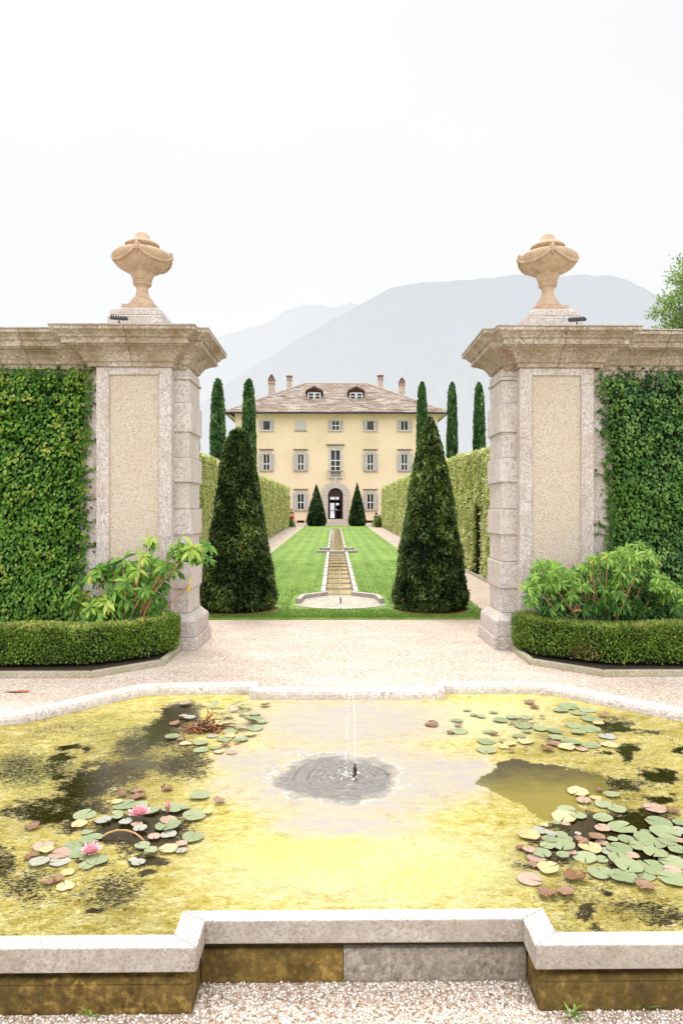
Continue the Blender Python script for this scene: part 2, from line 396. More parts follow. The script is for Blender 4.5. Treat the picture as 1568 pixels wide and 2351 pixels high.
def m_hill(name, top, low, zt, dif):
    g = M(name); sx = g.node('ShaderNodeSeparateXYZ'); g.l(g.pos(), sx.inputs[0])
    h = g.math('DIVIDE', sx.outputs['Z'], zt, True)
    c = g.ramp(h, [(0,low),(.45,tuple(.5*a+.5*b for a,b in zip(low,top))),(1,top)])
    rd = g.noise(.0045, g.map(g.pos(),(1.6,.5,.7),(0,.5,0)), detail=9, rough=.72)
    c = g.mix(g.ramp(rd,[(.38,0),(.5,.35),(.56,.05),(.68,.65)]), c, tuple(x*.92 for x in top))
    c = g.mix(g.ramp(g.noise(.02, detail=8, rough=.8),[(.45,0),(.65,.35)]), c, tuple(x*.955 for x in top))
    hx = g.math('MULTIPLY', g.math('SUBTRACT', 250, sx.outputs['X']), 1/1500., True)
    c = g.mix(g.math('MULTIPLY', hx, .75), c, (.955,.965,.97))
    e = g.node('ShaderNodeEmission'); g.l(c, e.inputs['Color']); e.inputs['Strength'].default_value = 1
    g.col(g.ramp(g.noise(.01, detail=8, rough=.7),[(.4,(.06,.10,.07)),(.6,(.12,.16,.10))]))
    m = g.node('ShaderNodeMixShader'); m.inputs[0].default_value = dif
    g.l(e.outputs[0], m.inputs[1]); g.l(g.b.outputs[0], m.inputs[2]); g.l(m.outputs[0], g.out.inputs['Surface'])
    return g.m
def hill(name, ridge, D, depth, m, seed):
    us = np.linspace(ridge[0][0], ridge[-1][0], 260); vs = np.interp(us, [p[0] for p in ridge],[p[1] for p in ridge])
    vs = vs + (fbm(us*.03, us*0, seed)-.5)*7 + (fbm(us*.15, us*0, seed+9)-.5)*3
    rows = []
    for k in range(24):
        t = k/23.0; d = D-depth*t
        top = np.array([[*W(u, v, D)] for u,v in zip(us,vs)])
        fall = (1-t)**1.15
        x = top[:,0]*(d/D); z = (top[:,2]+2.6)*fall*(1+.25*t*(fbm(us*.02, us*0+t*4, seed+3)-.5)) - 3
        rows.append(np.stack([x, np.full_like(x,0)+top[:,1]-depth*t + 90*(fbm(us*.025, us*0+t*3, seed+5)-.5)*t, z],1))
    V = np.concatenate(rows); nx = len(us); i = np.arange(23*(nx-1)); a = (i//(nx-1))*nx+i%(nx-1)
    return struct(fast_mesh(name, V, np.stack([a,a+1,a+nx+1,a+nx],1), m, smooth=True))
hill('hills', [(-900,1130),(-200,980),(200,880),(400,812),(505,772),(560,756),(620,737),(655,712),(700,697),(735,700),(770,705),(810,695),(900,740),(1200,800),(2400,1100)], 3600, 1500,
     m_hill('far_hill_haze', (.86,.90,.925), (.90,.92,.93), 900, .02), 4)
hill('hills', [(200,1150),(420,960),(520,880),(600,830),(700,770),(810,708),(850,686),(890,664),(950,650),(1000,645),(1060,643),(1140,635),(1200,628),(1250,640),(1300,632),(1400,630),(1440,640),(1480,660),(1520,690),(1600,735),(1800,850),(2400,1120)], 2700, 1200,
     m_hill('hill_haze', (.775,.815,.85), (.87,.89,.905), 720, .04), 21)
# ------------------------------------------------------------------ gate pillars, walls, urns
XG = .05
def X_(s, a): return XG + s*a
CORN = [(0,4.50),(.035,4.50),(.035,4.56),(.07,4.58),(.09,4.63),(.15,4.71),(.24,4.765),(.30,4.78),(.30,4.80),(.335,4.80),(.335,4.885),(.365,4.89),(.385,4.925),(.43,4.965),(.47,4.985),(.47,5.035)]
SIDES = {-1: 'left', 1: 'right'}
def spath(s, pts):
    q = [(X_(s,a),y) for a,y in pts]
    return q if s < 0 else q[::-1]
def offset_poly(path, o):
    n = len(path); P = [Vector(p) for p in path]; out = []
    for i in range(n):
        d0 = (P[i]-P[i-1]).normalized(); d1 = (P[(i+1)%n]-P[i]).normalized()
        n0 = Vector((d0.y,-d0.x)); n1 = Vector((d1.y,-d1.x)); mt = n0+n1; mt = mt/max(mt.dot(n0),.2)
        q = P[i]+mt*o; out.append((q.x,q.y))
    return out
def gate_pillar(s):
    t = thing('gate_pillar', (X_(s,3.345),11.4,0), f'tall granite gate pillar with pebbled panel and cornice, {SIDES[s]} of the gateway', 'gate pillar', 'gate pillars')
    # shaft with the framed panel
    mb = MB(); mb.box(X_(s,2.795), X_(s,3.955), 11.06, 11.9, 0, 4.52)
    fr = mb
    y0, y1 = 10.85, 11.06
    fr.box(X_(s,2.77),X_(s,2.965),y0,y1,.62,4.50); fr.box(X_(s,3.755),X_(s,3.955),y0,y1,.62,4.50)
    fr.box(X_(s,2.965),X_(s,3.755),y0+.001,y1,4.38,4.50); fr.box(X_(s,2.965),X_(s,3.755),y0+.001,y1,.62,.82)
    fr.box(X_(s,2.74),X_(s,3.985),y0-.03,y1,.30,.62); fr.box(X_(s,2.72),X_(s,4.0),y0-.06,y1,0,.30)
    fr.build('shaft', MAT['granite'], t, .008)
    MB().box(X_(s,2.965),X_(s,3.755),y0+.035,y1,.82,4.38).build('panel', MAT['panel'], t)
    # rusticated pier beside the opening
    mb = MB()
    zs = [.56,.956,1.393,1.83,2.246,2.68,3.08,3.49,3.965,4.34]
    for k in range(len(zs)-1):
        pr = .035 if k%2 == 1 else 0
        z0, z1 = zs[k], zs[k+1]
        mb.box(X_(s,2.527-pr), X_(s,2.79), 11.05-pr, 11.9+pr, z0+.002, z1-.002)
        if pr: mb.box(X_(s,2.527-.012), X_(s,2.79), 11.05-.012, 11.9+.012, z0-.03, z0+.001)
    mb.box(X_(s,2.527-.03),X_(s,2.79),11.02,11.93,4.34,4.39); mb.box(X_(s,2.527),X_(s,2.79),11.05,11.9,4.39,4.52)
    mb.build('pier', MAT['granite_block'], t, .018, seg=3)
    mb = MB()
    mb.frustum((*sorted((X_(s,2.395),X_(s,2.80))),10.88,12.05,.445),(*sorted((X_(s,2.50),X_(s,2.80))),11.02,11.93,.56))
    mb.box(X_(s,2.395),X_(s,2.80),10.88,12.05,.20,.445); mb.box(X_(s,2.36),X_(s,2.82),10.85,12.08,0,.198)
    mb.build('plinth', MAT['granite'], t, .012)
    pth = [(4.05,11.9),(4.05,10.85),(2.77,10.85),(2.77,11.05),(2.60,11.05),(2.60,11.9)]
    sp = spath(s, pth); br = lambda a, y: (X_(s,a), y)
    runs = [[br(4.05,11.5),br(4.05,10.85),br(3.383,10.85)],[br(3.377,10.85),br(2.77,10.85),br(2.77,11.05),br(2.60,11.05),br(2.60,11.403)],[br(2.60,11.409),br(2.60,11.9),br(3.2,11.9)],[br(3.2,11.9),br(4.05,11.9),br(4.05,11.5)]]
    for rn in runs:
        MB().sweep(rn if s < 0 else rn[::-1], CORN+[(-.2,5.03),(-.2,4.5)]).build('cornice', MAT['granite_cornice'], t, .006)
    # cap slabs with slightly uneven edges
    mb = MB(); ring = offset_poly(sp, .478)
    ring = [(x+random.uniform(-.006,.006), y+random.uniform(-.006,.006)) for x,y in ring]
    mb.prism(ring, 5.036, 5.062)
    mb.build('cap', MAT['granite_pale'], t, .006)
    # stepped pedestal of the urn
    cx = X_(s,3.345); cy = 11.27
    mb = MB(); mb.box(cx-.435,cx+.435,cy-.435,cy+.435,5.06,5.29); mb.frustum((cx-.435,cx+.435,cy-.435,cy+.435,5.292),(cx-.405,cx+.405,cy-.405,cy+.405,5.335))
    mb.frustum((cx-.41,cx+.41,cy-.41,cy+.41,5.336),(cx-.40,cx+.40,cy-.40,cy+.40,5.42)); mb.frustum((cx-.40,cx+.40,cy-.40,cy+.40,5.42),(cx-.33,cx+.33,cy-.33,cy+.33,5.468))
    mb.build('pedestal', MAT['granite'], t, .008)
    return t
for s in (-1,1): gate_pillar(s)

def garden_wall(s):
    t = thing('garden_wall', (X_(s,6.6),11.4,0), f'long granite garden wall with moulded coping running {SIDES[s]} from the gate pillar', 'wall', 'garden walls')
    MB().box(X_(s,3.957), X_(s,9.5), 11.02, 11.88, 0, 4.50).build('wall', MAT['granite'], t)
    c2 = [(o*.98,z-.012) for o,z in CORN]
    mb = MB(); edges = [4.0,5.05,5.5,6.4,7.5,8.6,9.5]
    for k in range(len(edges)-1):
        dy = random.uniform(-.012,.012)
        p = [(X_(s,a),11.02+dy) for a in (edges[k]+.004, edges[k+1]-.004)]
        if s < 0: p = p[::-1]
        mb.sweep(p, c2+[(-.5,5.02),(-.5,4.5)])
    mb.build('cornice', MAT['granite_cornice'], t, .005)
    mb = MB(); e2 = [3.96,4.6,5.3,5.9,6.7,7.6,8.4,9.5]
    for k in range(len(e2)-1):
        a0, a1 = sorted((X_(s,e2[k]+.003), X_(s,e2[k+1]-.003))); j = random.uniform(-.008,.008)
        mb.box(a0, a1, 11.02-.475+j, 12.25, 5.026+j*.3, 5.052+j)
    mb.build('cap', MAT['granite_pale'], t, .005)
for s in (-1,1): garden_wall(s)

def urn(s):
    cx, cy, z0 = X_(s,3.345), 11.27, 5.468; k = .00259
    t = thing('urn', (cx,cy,z0), f'carved sandstone urn with swags and domed lid on top of the {SIDES[s]} gate pillar', 'urn', 'stone urns')
    m = MAT['sandstone']; q = lambda pr: [(hw*k, (500-y)*k+.127) for hw,y in pr]
    mb = MB(); mb.box(cx-.262,cx+.262,cy-.262,cy+.262,z0,z0+.085); mb.lathe([(.25,.086),(.25,.105),(.242,.122),(.222,.137),(.208,.152),(.195,.175),(.182,.198),(.172,.205),(.165,.222)],(cx,cy,z0),36)
    mb.build('foot', m, t, .006, smooth=False)
    MB().lathe(q([(64,465),(56,455),(46,445),(42,436),(38,420),(36,395),(40,382),(48,374),(56,370),(58,362),(52,359),(52,356),(58,352),(57,346)]),(cx,cy,z0),32).build('stem', m, t, smooth=True)
    def rip(r,z,a):
        zz = 500-(z-.127)/k
        w = max(0,min(1,(zz-292)/18)) if zz > 292 else 0
        return r*(1+.055*w*abs(math.cos(8*a))**.6)
    bowl = [(54,347),(58,335),(63,320),(69,305),(76,297),(74,293),(92,287),(118,274),(140,260),(158,243),(171,225),(179,206),(181,194),(178,183),(168,173),(150,165),(125,159),(108,154),(100,150)]
    MB().lathe(q(bowl),(cx,cy,z0),96,rip).build('bowl', m, t, smooth=True)
    MB().lathe(q([(99,152),(99,130),(106,126),(108,120),(106,115),(98,112),(94,104),(84,103),(78,97),(64,92),(57,84),(50,72),(42,54),(34,44),(25,37),(14,33),(2,32)]),(cx,cy,z0),40).build('lid', m, t, smooth=True)
    def rbowl(z):
        pts = q(bowl); 
        for (r0,za),(r1,zb) in zip(pts,pts[1:]):
            if za <= z <= zb: return r0+(r1-r0)*(z-za)/(zb-za)
        return pts[-1][0]
    ph = -math.pi/2 + (.08 if s < 0 else -.13)
    mb = MB()
    for j in range(4):
        a0 = ph+j*math.pi/2
        pts = []; rad = []
        for i in range(29):
            u = i/28; sag = (4*u*(1-u))**.72
            z = (500-184)*k+.127 - sag*56*k; a = a0+u*math.pi/2; r = rbowl(z)+.008
            pts.append((cx+r*math.cos(a), cy+r*math.sin(a), z0+z)); rad.append((.013+.014*(4*u*(1-u)))*(1+.22*math.sin(i*2.4)))
        mb.tube(pts, rad, 8)
    mb.build('garland', m, t, smooth=True)
    for j in range(4):
        a0 = ph+j*math.pi/2; mb = MB()
        for (zz, dr, rr) in ((160,.016,.026),(174,.020,.036),(192,.012,.030),(210,.004,.022),(226,-.002,.016)):
            z = (500-zz)*k+.127; r = rbowl(z)+dr
            mb.lathe([(.001,-rr*1.8),(rr*.8,-rr*.8),(rr,0),(rr*.8,rr*.8),(.001,rr*1.8)],(cx+r*math.cos(a0),cy+r*math.sin(a0),z0+z),10)
        for e in (-1,1):
            z = (500-158)*k+.127; r = rbowl(z)+.012; a = a0+.042*e
            mb.lathe([(.001,-.028),(.022,-.012),(.025,0),(.016,.022),(.001,.034)],(cx+r*math.cos(a),cy+r*math.sin(a),z0+z),10)
        mb.build('mask_ornament', m, t, smooth=True)
for s in (-1,1): urn(s)

def floodlight(s):
    p = W(282,731,10.62) if s < 0 else W(1319,730,10.62)
    p.y = 10.47
    t = thing('floodlight', (p.x,p.y,5.063), f'small black floodlight on the cornice below the {SIDES[s]} urn', 'floodlight', 'floodlights')
    ry = Matrix.Rotation(R(-14*s),4,'Z') @ Matrix.Rotation(R(18),4,'X')
    def tr(mb): 
        mb.v = [tuple(Vector((p.x,p.y,5.15))+ (ry @ Vector(v))) for v in mb.v]; return mb
    mb = MB(); mb.box(-.13,.13,-.09,.09,-.005,.035); 
    for k in range(7): mb.box(-.12+.035*k,-.105+.035*k,-.08,.08,.035,.055)
    tr(mb).build('housing', MAT['dark_metal'], t, .006)
    tr(MB().box(-.115,.115,-.075,.075,-.012,-.005)).build('lens', MAT['lamp_glass'], t)
    b = MB(); b.box(p.x-.02,p.x+.02,p.y-.03,p.y+.03,5.063,5.075); b.tube([(p.x,p.y,5.07),(p.x,p.y+.01,5.13)],.012)
    b.build('bracket', MAT['dark_metal'], t)
for s in (-1,1): floodlight(s)

# ------------------------------------------------------------------ ivy on the walls
def ivy(s):
    t = thing('ivy', (X_(s,5.4),10.95,0), f'{"glossy bright green" if s<0 else "darker bluish green"} ivy covering the garden wall at the {SIDES[s]} edge', 'climbing plant', 'ivy on the walls')
    ztop = 4.50 if s < 0 else 4.40
    n = 19000
    a = rng.uniform(3.97,6.9,n); z = rng.uniform(.1,ztop+.42,n)
    inner = 4.03 + .16*fbm(z*1.3, z*0, 5+s) + (.20 if s<0 else .10)*np.clip((3.4-z)/3,0,1) + (.06 if s>0 else 0)
    top = ztop + .34*(fbm(a*2.2, a*0, 8+s)-.5) + .34*(fbm(a*8, a*0, 18+s)-.5)
    keep = (a > inner - rng.exponential(.03,n)) & (z < top + rng.exponential(.04,n)); a, z, inner, top = a[keep], z[keep], inner[keep], top[keep]; n = len(a)
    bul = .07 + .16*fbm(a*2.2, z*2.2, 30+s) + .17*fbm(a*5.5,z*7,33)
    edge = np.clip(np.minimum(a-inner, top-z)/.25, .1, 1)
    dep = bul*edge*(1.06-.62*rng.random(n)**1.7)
    P = np.stack([XG+s*a, 11.02-dep, z],1)
    A = np.stack([rng.normal(0,.45,n), -.55+rng.normal(0,.22,n), -.75+rng.normal(0,.35,n)],1)
    N = np.stack([rng.normal(0,.4,n), -.75+rng.normal(0,.25,n), .75+rng.normal(0,.3,n)],1)
    tint = np.clip(-.35+.85*(dep/np.maximum(bul*edge,1e-3))+.42*rng.random(n) + 1.1*(fbm(a*5.5,z*7,33)-.5) + .10*(z/4-.5),0,.97)  # deeper leaves tinted darker, the shade of the gaps put into the tint
    fl = rng.random(n) < (.035 if s<0 else .012); tint[fl] = rng.uniform(.93,1,fl.sum())
    L = rng.uniform(.045,.082,n); main = (P,A,N,L,tint)
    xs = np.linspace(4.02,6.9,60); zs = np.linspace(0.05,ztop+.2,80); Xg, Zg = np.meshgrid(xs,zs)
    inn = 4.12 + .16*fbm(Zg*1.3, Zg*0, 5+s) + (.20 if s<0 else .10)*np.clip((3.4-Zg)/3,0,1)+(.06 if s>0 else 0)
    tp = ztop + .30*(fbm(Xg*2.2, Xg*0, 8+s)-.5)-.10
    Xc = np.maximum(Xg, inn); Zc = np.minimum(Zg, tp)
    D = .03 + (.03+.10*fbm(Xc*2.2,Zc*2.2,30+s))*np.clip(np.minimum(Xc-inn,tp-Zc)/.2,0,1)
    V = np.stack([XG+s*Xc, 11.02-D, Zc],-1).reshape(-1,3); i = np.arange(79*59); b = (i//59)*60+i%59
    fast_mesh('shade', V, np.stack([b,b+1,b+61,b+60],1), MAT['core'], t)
    for _ in range(17):
        mb = MB()
        if random.random() < .65: a0 = random.uniform(4.15,5.9); p = [(a0, ztop-.15)]; dx, dz = random.uniform(-.05,.05), .1
        else: z1 = random.uniform(1.2,4.2); p = [(4.3, z1)]; dx, dz = -.1, .03
        for k in range(4): p.append((max(3.99,p[-1][0]+dx*.7+random.uniform(-.03,.03)), min(4.62,p[-1][1]+dz*.7+random.uniform(-.02,.03))))
        mb.tube([(X_(s,q[0]),11.0,q[1]) for q in p],[.008,.007,.006,.004,.003],5)
        mb.build('tendril', MAT['tendril'], t)
        pv = np.array([[X_(s,q[0])+random.uniform(-.03,.03),10.985,q[1]+random.uniform(-.03,.03)] for q in p[1:] for _ in range(3)])
        if _ == 0: allp = pv
        else: allp = np.concatenate([allp,pv])
    n = len(allp); L = rng.uniform(.03,.07,n)
    cat = lambda i, x: np.concatenate([main[i], x])
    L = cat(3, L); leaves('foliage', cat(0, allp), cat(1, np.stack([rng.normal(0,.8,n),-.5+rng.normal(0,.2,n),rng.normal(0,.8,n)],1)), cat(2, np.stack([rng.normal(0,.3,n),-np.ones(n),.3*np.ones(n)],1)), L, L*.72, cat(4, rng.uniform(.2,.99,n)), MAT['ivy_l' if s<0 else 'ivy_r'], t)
for s in (-1,1): ivy(s)

# ------------------------------------------------------------------ flower beds: kerb, soil, box hedge, plants
def bed(s):
    MBs = MB(); poly = [(X_(s,2.72),10.84),(X_(s,2.72),9.84),(X_(s,3.44),9.16),(X_(s,9.4),9.16),(X_(s,9.4),11.0),(X_(s,4.0),11.0),(X_(s,4.0),10.78)]
    struct(MBs.prism(poly, -.02, .055).build('soil', MAT['soil']))
    t = thing('bed_kerb', (X_(s,3.0),9.5,0), f'low stone kerb edging the {SIDES[s]} planting bed', 'kerb', 'bed kerbs')
    pth = [(9.4,9.06),(3.40,9.06),(2.61,9.80),(2.61,10.84)]
    for k in range(3):
        o = [Vector(p) for p in (pth[k], pth[k+1])]; d = (o[1]-o[0]).normalized()
        cuts = [0,1] if k else [0,.25,.5,.72,1]
        for c0, c1 in zip(cuts, cuts[1:]):
            a = o[0].lerp(o[1],c0)+d*.003; b = o[0].lerp(o[1],c1)-d*.003; nrm = Vector((d.y,-d.x))*-.09
            if nrm.y < 0 and k == 0: nrm = -nrm
            if k == 1: nrm = Vector((.062,.066))
            if k == 2: nrm = Vector((.09,0))
            q = [a,b,b+nrm,a+nrm]
            MB().prism([(X_(s,v.x),v.y) for v in q], 0, .082).build('kerb_stone', MAT['kerb'], t, .008)
    # clipped box hedge
    h = thing('box_hedge', (X_(s,3.6),9.7,0), f'low clipped box hedge curving in front of the {SIDES[s]} gate pillar', 'hedge', 'box hedges')
    ctrl = [(9.3,9.62),(6,9.62),(4.6,9.62),(4.0,9.63),(3.6,9.70),(3.345,9.88),(3.0,10.12),(2.86,10.4),(2.80,10.68)]
    ctrl = [Vector(c) for c in ctrl]; path = []
    for i in range(len(ctrl)-1):
        p0,p1,p2,p3 = ctrl[max(i-1,0)],ctrl[i],ctrl[i+1],ctrl[min(i+2,len(ctrl)-1)]
        for k in range(8):
            u = k/8; path.append(.5*((2*p1)+(p2-p0)*u+(2*p0-5*p1+4*p2-p3)*u*u+(3*p1-p0-3*p2+p3)*u**3))
    path.append(ctrl[-1]); path = np.array([[*p] for p in path]); seg = np.diff(path,axis=0); sl = np.linalg.norm(seg,axis=1); cum = np.concatenate([[0],np.cumsum(sl)])
    n = 30000; q = rng.uniform(max(cum[-1]-6.6,0),cum[-1],n); idx = np.clip(np.searchsorted(cum,q)-1,0,len(seg)-1)
    c = path[idx]+seg[idx]*((q-cum[idx])/sl[idx])[:,None]; tg = seg[idx]/sl[idx][:,None]; nr = np.stack([-tg[:,1],tg[:,0]],1)   # nr: towards the viewer side
    hw = .20; H = .60+.015*np.sin(q*3)+.03*(fbm(q*2,q*0,60+s)-.5)
    r = rng.random(n); side = np.where(r<.55,0,np.where(r<.9,1,2))      # front, top, back
    zz = np.where(side==1, H, .10+(H-.10)*rng.random(n)**.8); off = np.where(side==0, hw, np.where(side==2,-hw, rng.uniform(-hw,hw,n)))
    bulge = .035*(fbm(q*4, zz*4, 61)-.5)*2 - .05*np.clip((.22-zz)/.2,0,1) - .035*np.clip((zz-H+.05)/.05,0,1)*(side!=1)
    off = off + np.sign(off)*bulge*(side!=1); jit = rng.normal(0,.008,n)
    pos = c+nr*(off+jit*(side!=1))[:,None]; zz = zz+(side==1)*(rng.normal(0,.012,n)-.04*np.clip((np.abs(off)-.14)/.06,0,1)**2)
    P = np.stack([XG+s*pos[:,0],pos[:,1],zz],1)
    out = np.stack([s*nr[:,0]*np.sign(off)*(side!=1), nr[:,1]*np.sign(off)*(side!=1), 1.*(side==1)+.25],1)
    A = out+rnd(n,.7); N = np.stack([rng.normal(0,.5,n),rng.normal(0,.5,n),np.ones(n)],1)+out*.5
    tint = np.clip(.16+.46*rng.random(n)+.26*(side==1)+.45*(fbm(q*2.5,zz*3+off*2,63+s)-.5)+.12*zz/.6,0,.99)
    pale = rng.random(n)<.05; tint[pale] = rng.uniform(.85,.97,pale.sum())
    if s>0:
        br = (np.hypot(P[:,0]-W(1360,1520,9.4).x, (P[:,2]-.18)*1.2)<.17) & (rng.random(n)<.65); tint[br] = 1
    L = rng.uniform(.026,.05,n)
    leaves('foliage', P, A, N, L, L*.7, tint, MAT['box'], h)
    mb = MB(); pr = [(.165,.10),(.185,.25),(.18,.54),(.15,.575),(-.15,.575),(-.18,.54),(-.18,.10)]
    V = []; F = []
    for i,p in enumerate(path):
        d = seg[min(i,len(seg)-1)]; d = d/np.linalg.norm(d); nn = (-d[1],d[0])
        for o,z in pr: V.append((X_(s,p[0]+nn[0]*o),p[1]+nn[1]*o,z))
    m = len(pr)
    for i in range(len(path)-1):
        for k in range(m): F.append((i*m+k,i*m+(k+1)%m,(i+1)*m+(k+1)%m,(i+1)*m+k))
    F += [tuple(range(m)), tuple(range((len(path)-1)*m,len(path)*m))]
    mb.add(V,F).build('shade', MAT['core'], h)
    for i in range(2,len(path),3):
        p = path[i]; MB().tube([(X_(s,p[0]),p[1],.04),(X_(s,p[0]+.02),p[1],.2)],.012,5).build('stem', MAT['bark'], h)
for s in (-1,1): bed(s)

def whorl(c, d, L, k, acc, tint, wd=.30, droop=.35):
    """a rosette of k leaves at c around direction d"""
    c = np.array(c,float); d = np.array(d,float); d /= np.linalg.norm(d)
    a = np.cross(d,[.3,.2,.9]); a /= np.linalg.norm(a); b = np.cross(d,a)
    for i in range(k):
        an = 2*math.pi*(i*.382+random.uniform(-.05,.05)); rr = a*math.cos(an)+b*math.sin(an); lift = random.uniform(-.25,.75)*(1-.3*(i/k)); 
        A = rr+d*lift+np.array([0,0,-droop*random.random()])
        acc['P'].append(c-d*random.uniform(0,.05)*L/.15); acc['A'].append(A); acc['N'].append(d+rr*-.3+np.array([0,-.35,.5])); l = L*random.uniform(.65,1.1); acc['L'].append(l); acc['W'].append(l*wd*random.uniform(.85,1.15)); acc['t'].append(min(.93,max(0,tint+random.gauss(0,.16))))
def big_leaves(name, acc, m, parent):
    """strap-shaped leaves bent along their length"""
    P = np.array(acc['P']); A = unit(np.array(acc['A'])); N = np.array(acc['N']); L = np.array(acc['L'])[:,None]; Wd = np.array(acc['W'])[:,None]; t = np.array(acc['t']); n = len(P)
    S = unit(np.cross(A,N)); N = np.cross(S,A); V = np.zeros((n,11,3)); 
    us = [.0,.28,.6,1.0]; ws = [.10,.75,1.0,.0]
    rows = []
    for j,(u,w) in enumerate(zip(us,ws)):
        c = P+A*L*u-N*L*.20*u*u+np.array([0,0,-1.])*L*.10*u*u
        rows.append((c+S*Wd*.5*w+N*Wd*.10*w, c-N*Wd*.05, c-S*Wd*.5*w+N*Wd*.10*w))
    k = 0
    for j in range(3):
        for q in range(3): V[:,k] = rows[j][q]; k += 1
    V[:,9] = rows[3][1]; V[:,10] = rows[3][1]-S*.001
    f = []
    for j in range(2): f += [[3*j,3*j+1,3*j+4],[3*j,3*j+4,3*j+3],[3*j+1,3*j+2,3*j+5],[3*j+1,3*j+5,3*j+4]]
    f += [[6,7,9],[7,8,9]]
    F = np.concatenate([np.arange(n)[:,None]*11+np.array([q]) for q in f])
    return fast_mesh(name, V.reshape(-1,3), F, m, parent, {'tint': np.repeat(t,11)}, smooth=True)
def acc0(): return {k: [] for k in 'PANLWt'}

# left: open shrub of large pale rosettes on bare brown stems
def shrub_left():
    t = thing('rosette_shrub', tuple(W(285,1440,10.15)), 'open shrub of large pale green leaf rosettes on bare reddish stems', 'shrub')
    o = ORI[t.name]; base = Vector((o.x, 10.2, .05)); t.location = base; ORI[t.name] = base
    pts = [(700,290,1.2,.25),(820,235,1.15,.3),(1000,95,.75,.75),(920,300,1.1,.7),(1060,290,1.1,.3),(1120,265,1.1,.3),(1215,180,.95,.45),(1290,150,1.1,.75),(1190,140,.8,.4),(1310,190,.8,.6),(510,405,1.0,.15),(560,480,1.05,.8),(520,545,.95,.85),(710,505,1.15,.8),(760,440,1.0,.4),(850,500,1.1,.25),(900,560,.9,.2),(990,510,1.0,.3),(640,655,1.0,.35),(740,620,.95,.2),(600,340,.85,.45),(650,590,.9,.3),(820,620,.85,.15),(900,630,.8,.2),(560,650,.9,.3),(965,430,.9,.3),(660,300,1.0,.3),(880,420,.9,.2),(480,470,.8,.25),(1020,360,.9,.3),(760,330,.9,.35),(840,380,.9,.3),(600,550,.9,.5),(950,215,.7,.8),(690,680,.8,.25),(780,550,.9,.2)]
    acc = acc0(); mb = MB()
    for (x,y,sz,tn) in pts:
        d = 10.12+random.uniform(-.22,.22); c = W(.3444*x,1202+.3444*y,d); c.z = max(c.z,.3)
        dirn = (c-base); dirn = Vector((dirn.x*.6, -.45-abs(random.gauss(.1,.2)), .62)).normalized()
        whorl(c, dirn, .215*sz, random.randint(11,15), acc, tn+.05, .29)
        for _ in range(3 if y < 430 else 6): whorl(c+Vector((random.gauss(0,.11),random.uniform(.02,.3),random.gauss(-.10,.07))), dirn, .17*sz, random.randint(7,11), acc, tn*.5, .30)
        m = base.lerp(c,.55)+Vector((random.uniform(-.05,.05)-(c.x-base.x)*.12,random.uniform(-.04,.04),.05))
        if random.random() < .6: MB().tube([base+Vector((random.uniform(-.14,.14),random.uniform(-.08,.08),0)), m, c], [.013,.010,.006],6).build('stem', MAT['twig'], t, smooth=True)
    c = W(.3444*1265,1202+.3444*405,10.1); b2 = W(.3444*1070,1202+.3444*600,10.3)
    mb.tube([b2+Vector((-.2,0,-.25)),b2,c],[.012,.010,.006],6)
    for k in range(3): acc['P'].append(np.array(c)); acc['A'].append(np.array([.1-.12*k,-.1,.9 if k==0 else -.6])); acc['N'].append(np.array([0,-1.,.1])); acc['L'].append(.12); acc['W'].append(.045); acc['t'].append(1)
    for (x,y) in ((720,540),(600,350)):
        c = W(.3444*x,1202+.3444*y,9.95); acc['P'].append(np.array(c)); acc['A'].append(np.array([.1,-.3,-1.])); acc['N'].append(np.array([0,-1.,.1])); acc['L'].append(.14); acc['W'].append(.05); acc['t'].append(1)
    big_leaves('foliage', acc, MAT['shrub_l'], t)
    mb.build('stem', MAT['twig'], t, smooth=True)
shrub_left()

def shrub_right():
    base = W(1390,1440,10.25); base.z = .05
    t = thing('narrow_leaf_shrub', base, 'dense rounded shrub of narrow bright green leaves with reddish twigs', 'shrub')
    outline = [(530,400),(570,270),(620,225),(700,240),(780,290),(860,280),(940,200),(1020,160),(1100,150),(1180,130),(1270,95),(1330,150),(1400,190),(1440,330),(1500,370),(1570,400)]
    acc = acc0(); mb = MB(); cnt = 0
    while cnt < 430:
        x = random.uniform(520,1600); top = np.interp(x,[p[0] for p in outline],[p[1] for p in outline])
        y = top+25+random.random()**1.25*(690-top); 
        if x < 760 and y > 500+ (x-520)*.9: continue
        cnt += 1
        hfr = (y-top)/(690-top+1); d = 10.2 + (random.uniform(-.5,.35))*(.35+.65*math.sin(math.pi*min(1,max(0,.15+hfr))))
        c = W(1027.9+.3444*x,1202+.3444*y,d); c.z = max(c.z,.12)
        dirn = Vector(((c.x-base.x)*.4+random.gauss(0,.25), (c.y-10.2)*.9-.5, .6+random.gauss(0,.2))).normalized()
        out = (10.2-d)/.5
        whorl(c, dirn, random.uniform(.105,.155), random.randint(10,14), acc, max(.0,min(.75,.55-.60*hfr+.30*out)), .24)
        if random.random() < .10:
            m = base.lerp(c,.6)+Vector((random.uniform(-.06,.06),random.uniform(-.05,.05),.02)); MB().tube([base+Vector((random.uniform(-.2,.2),random.uniform(-.1,.1),0)),m,c],[.012,.009,.004],5).build('stem', MAT['twig'], t, smooth=True)
    for _ in range(26):
        i = random.randrange(len(acc['P'])); acc['t'][i] = 1
    big_leaves('foliage', acc, MAT['shrub_r'], t)
shrub_right()

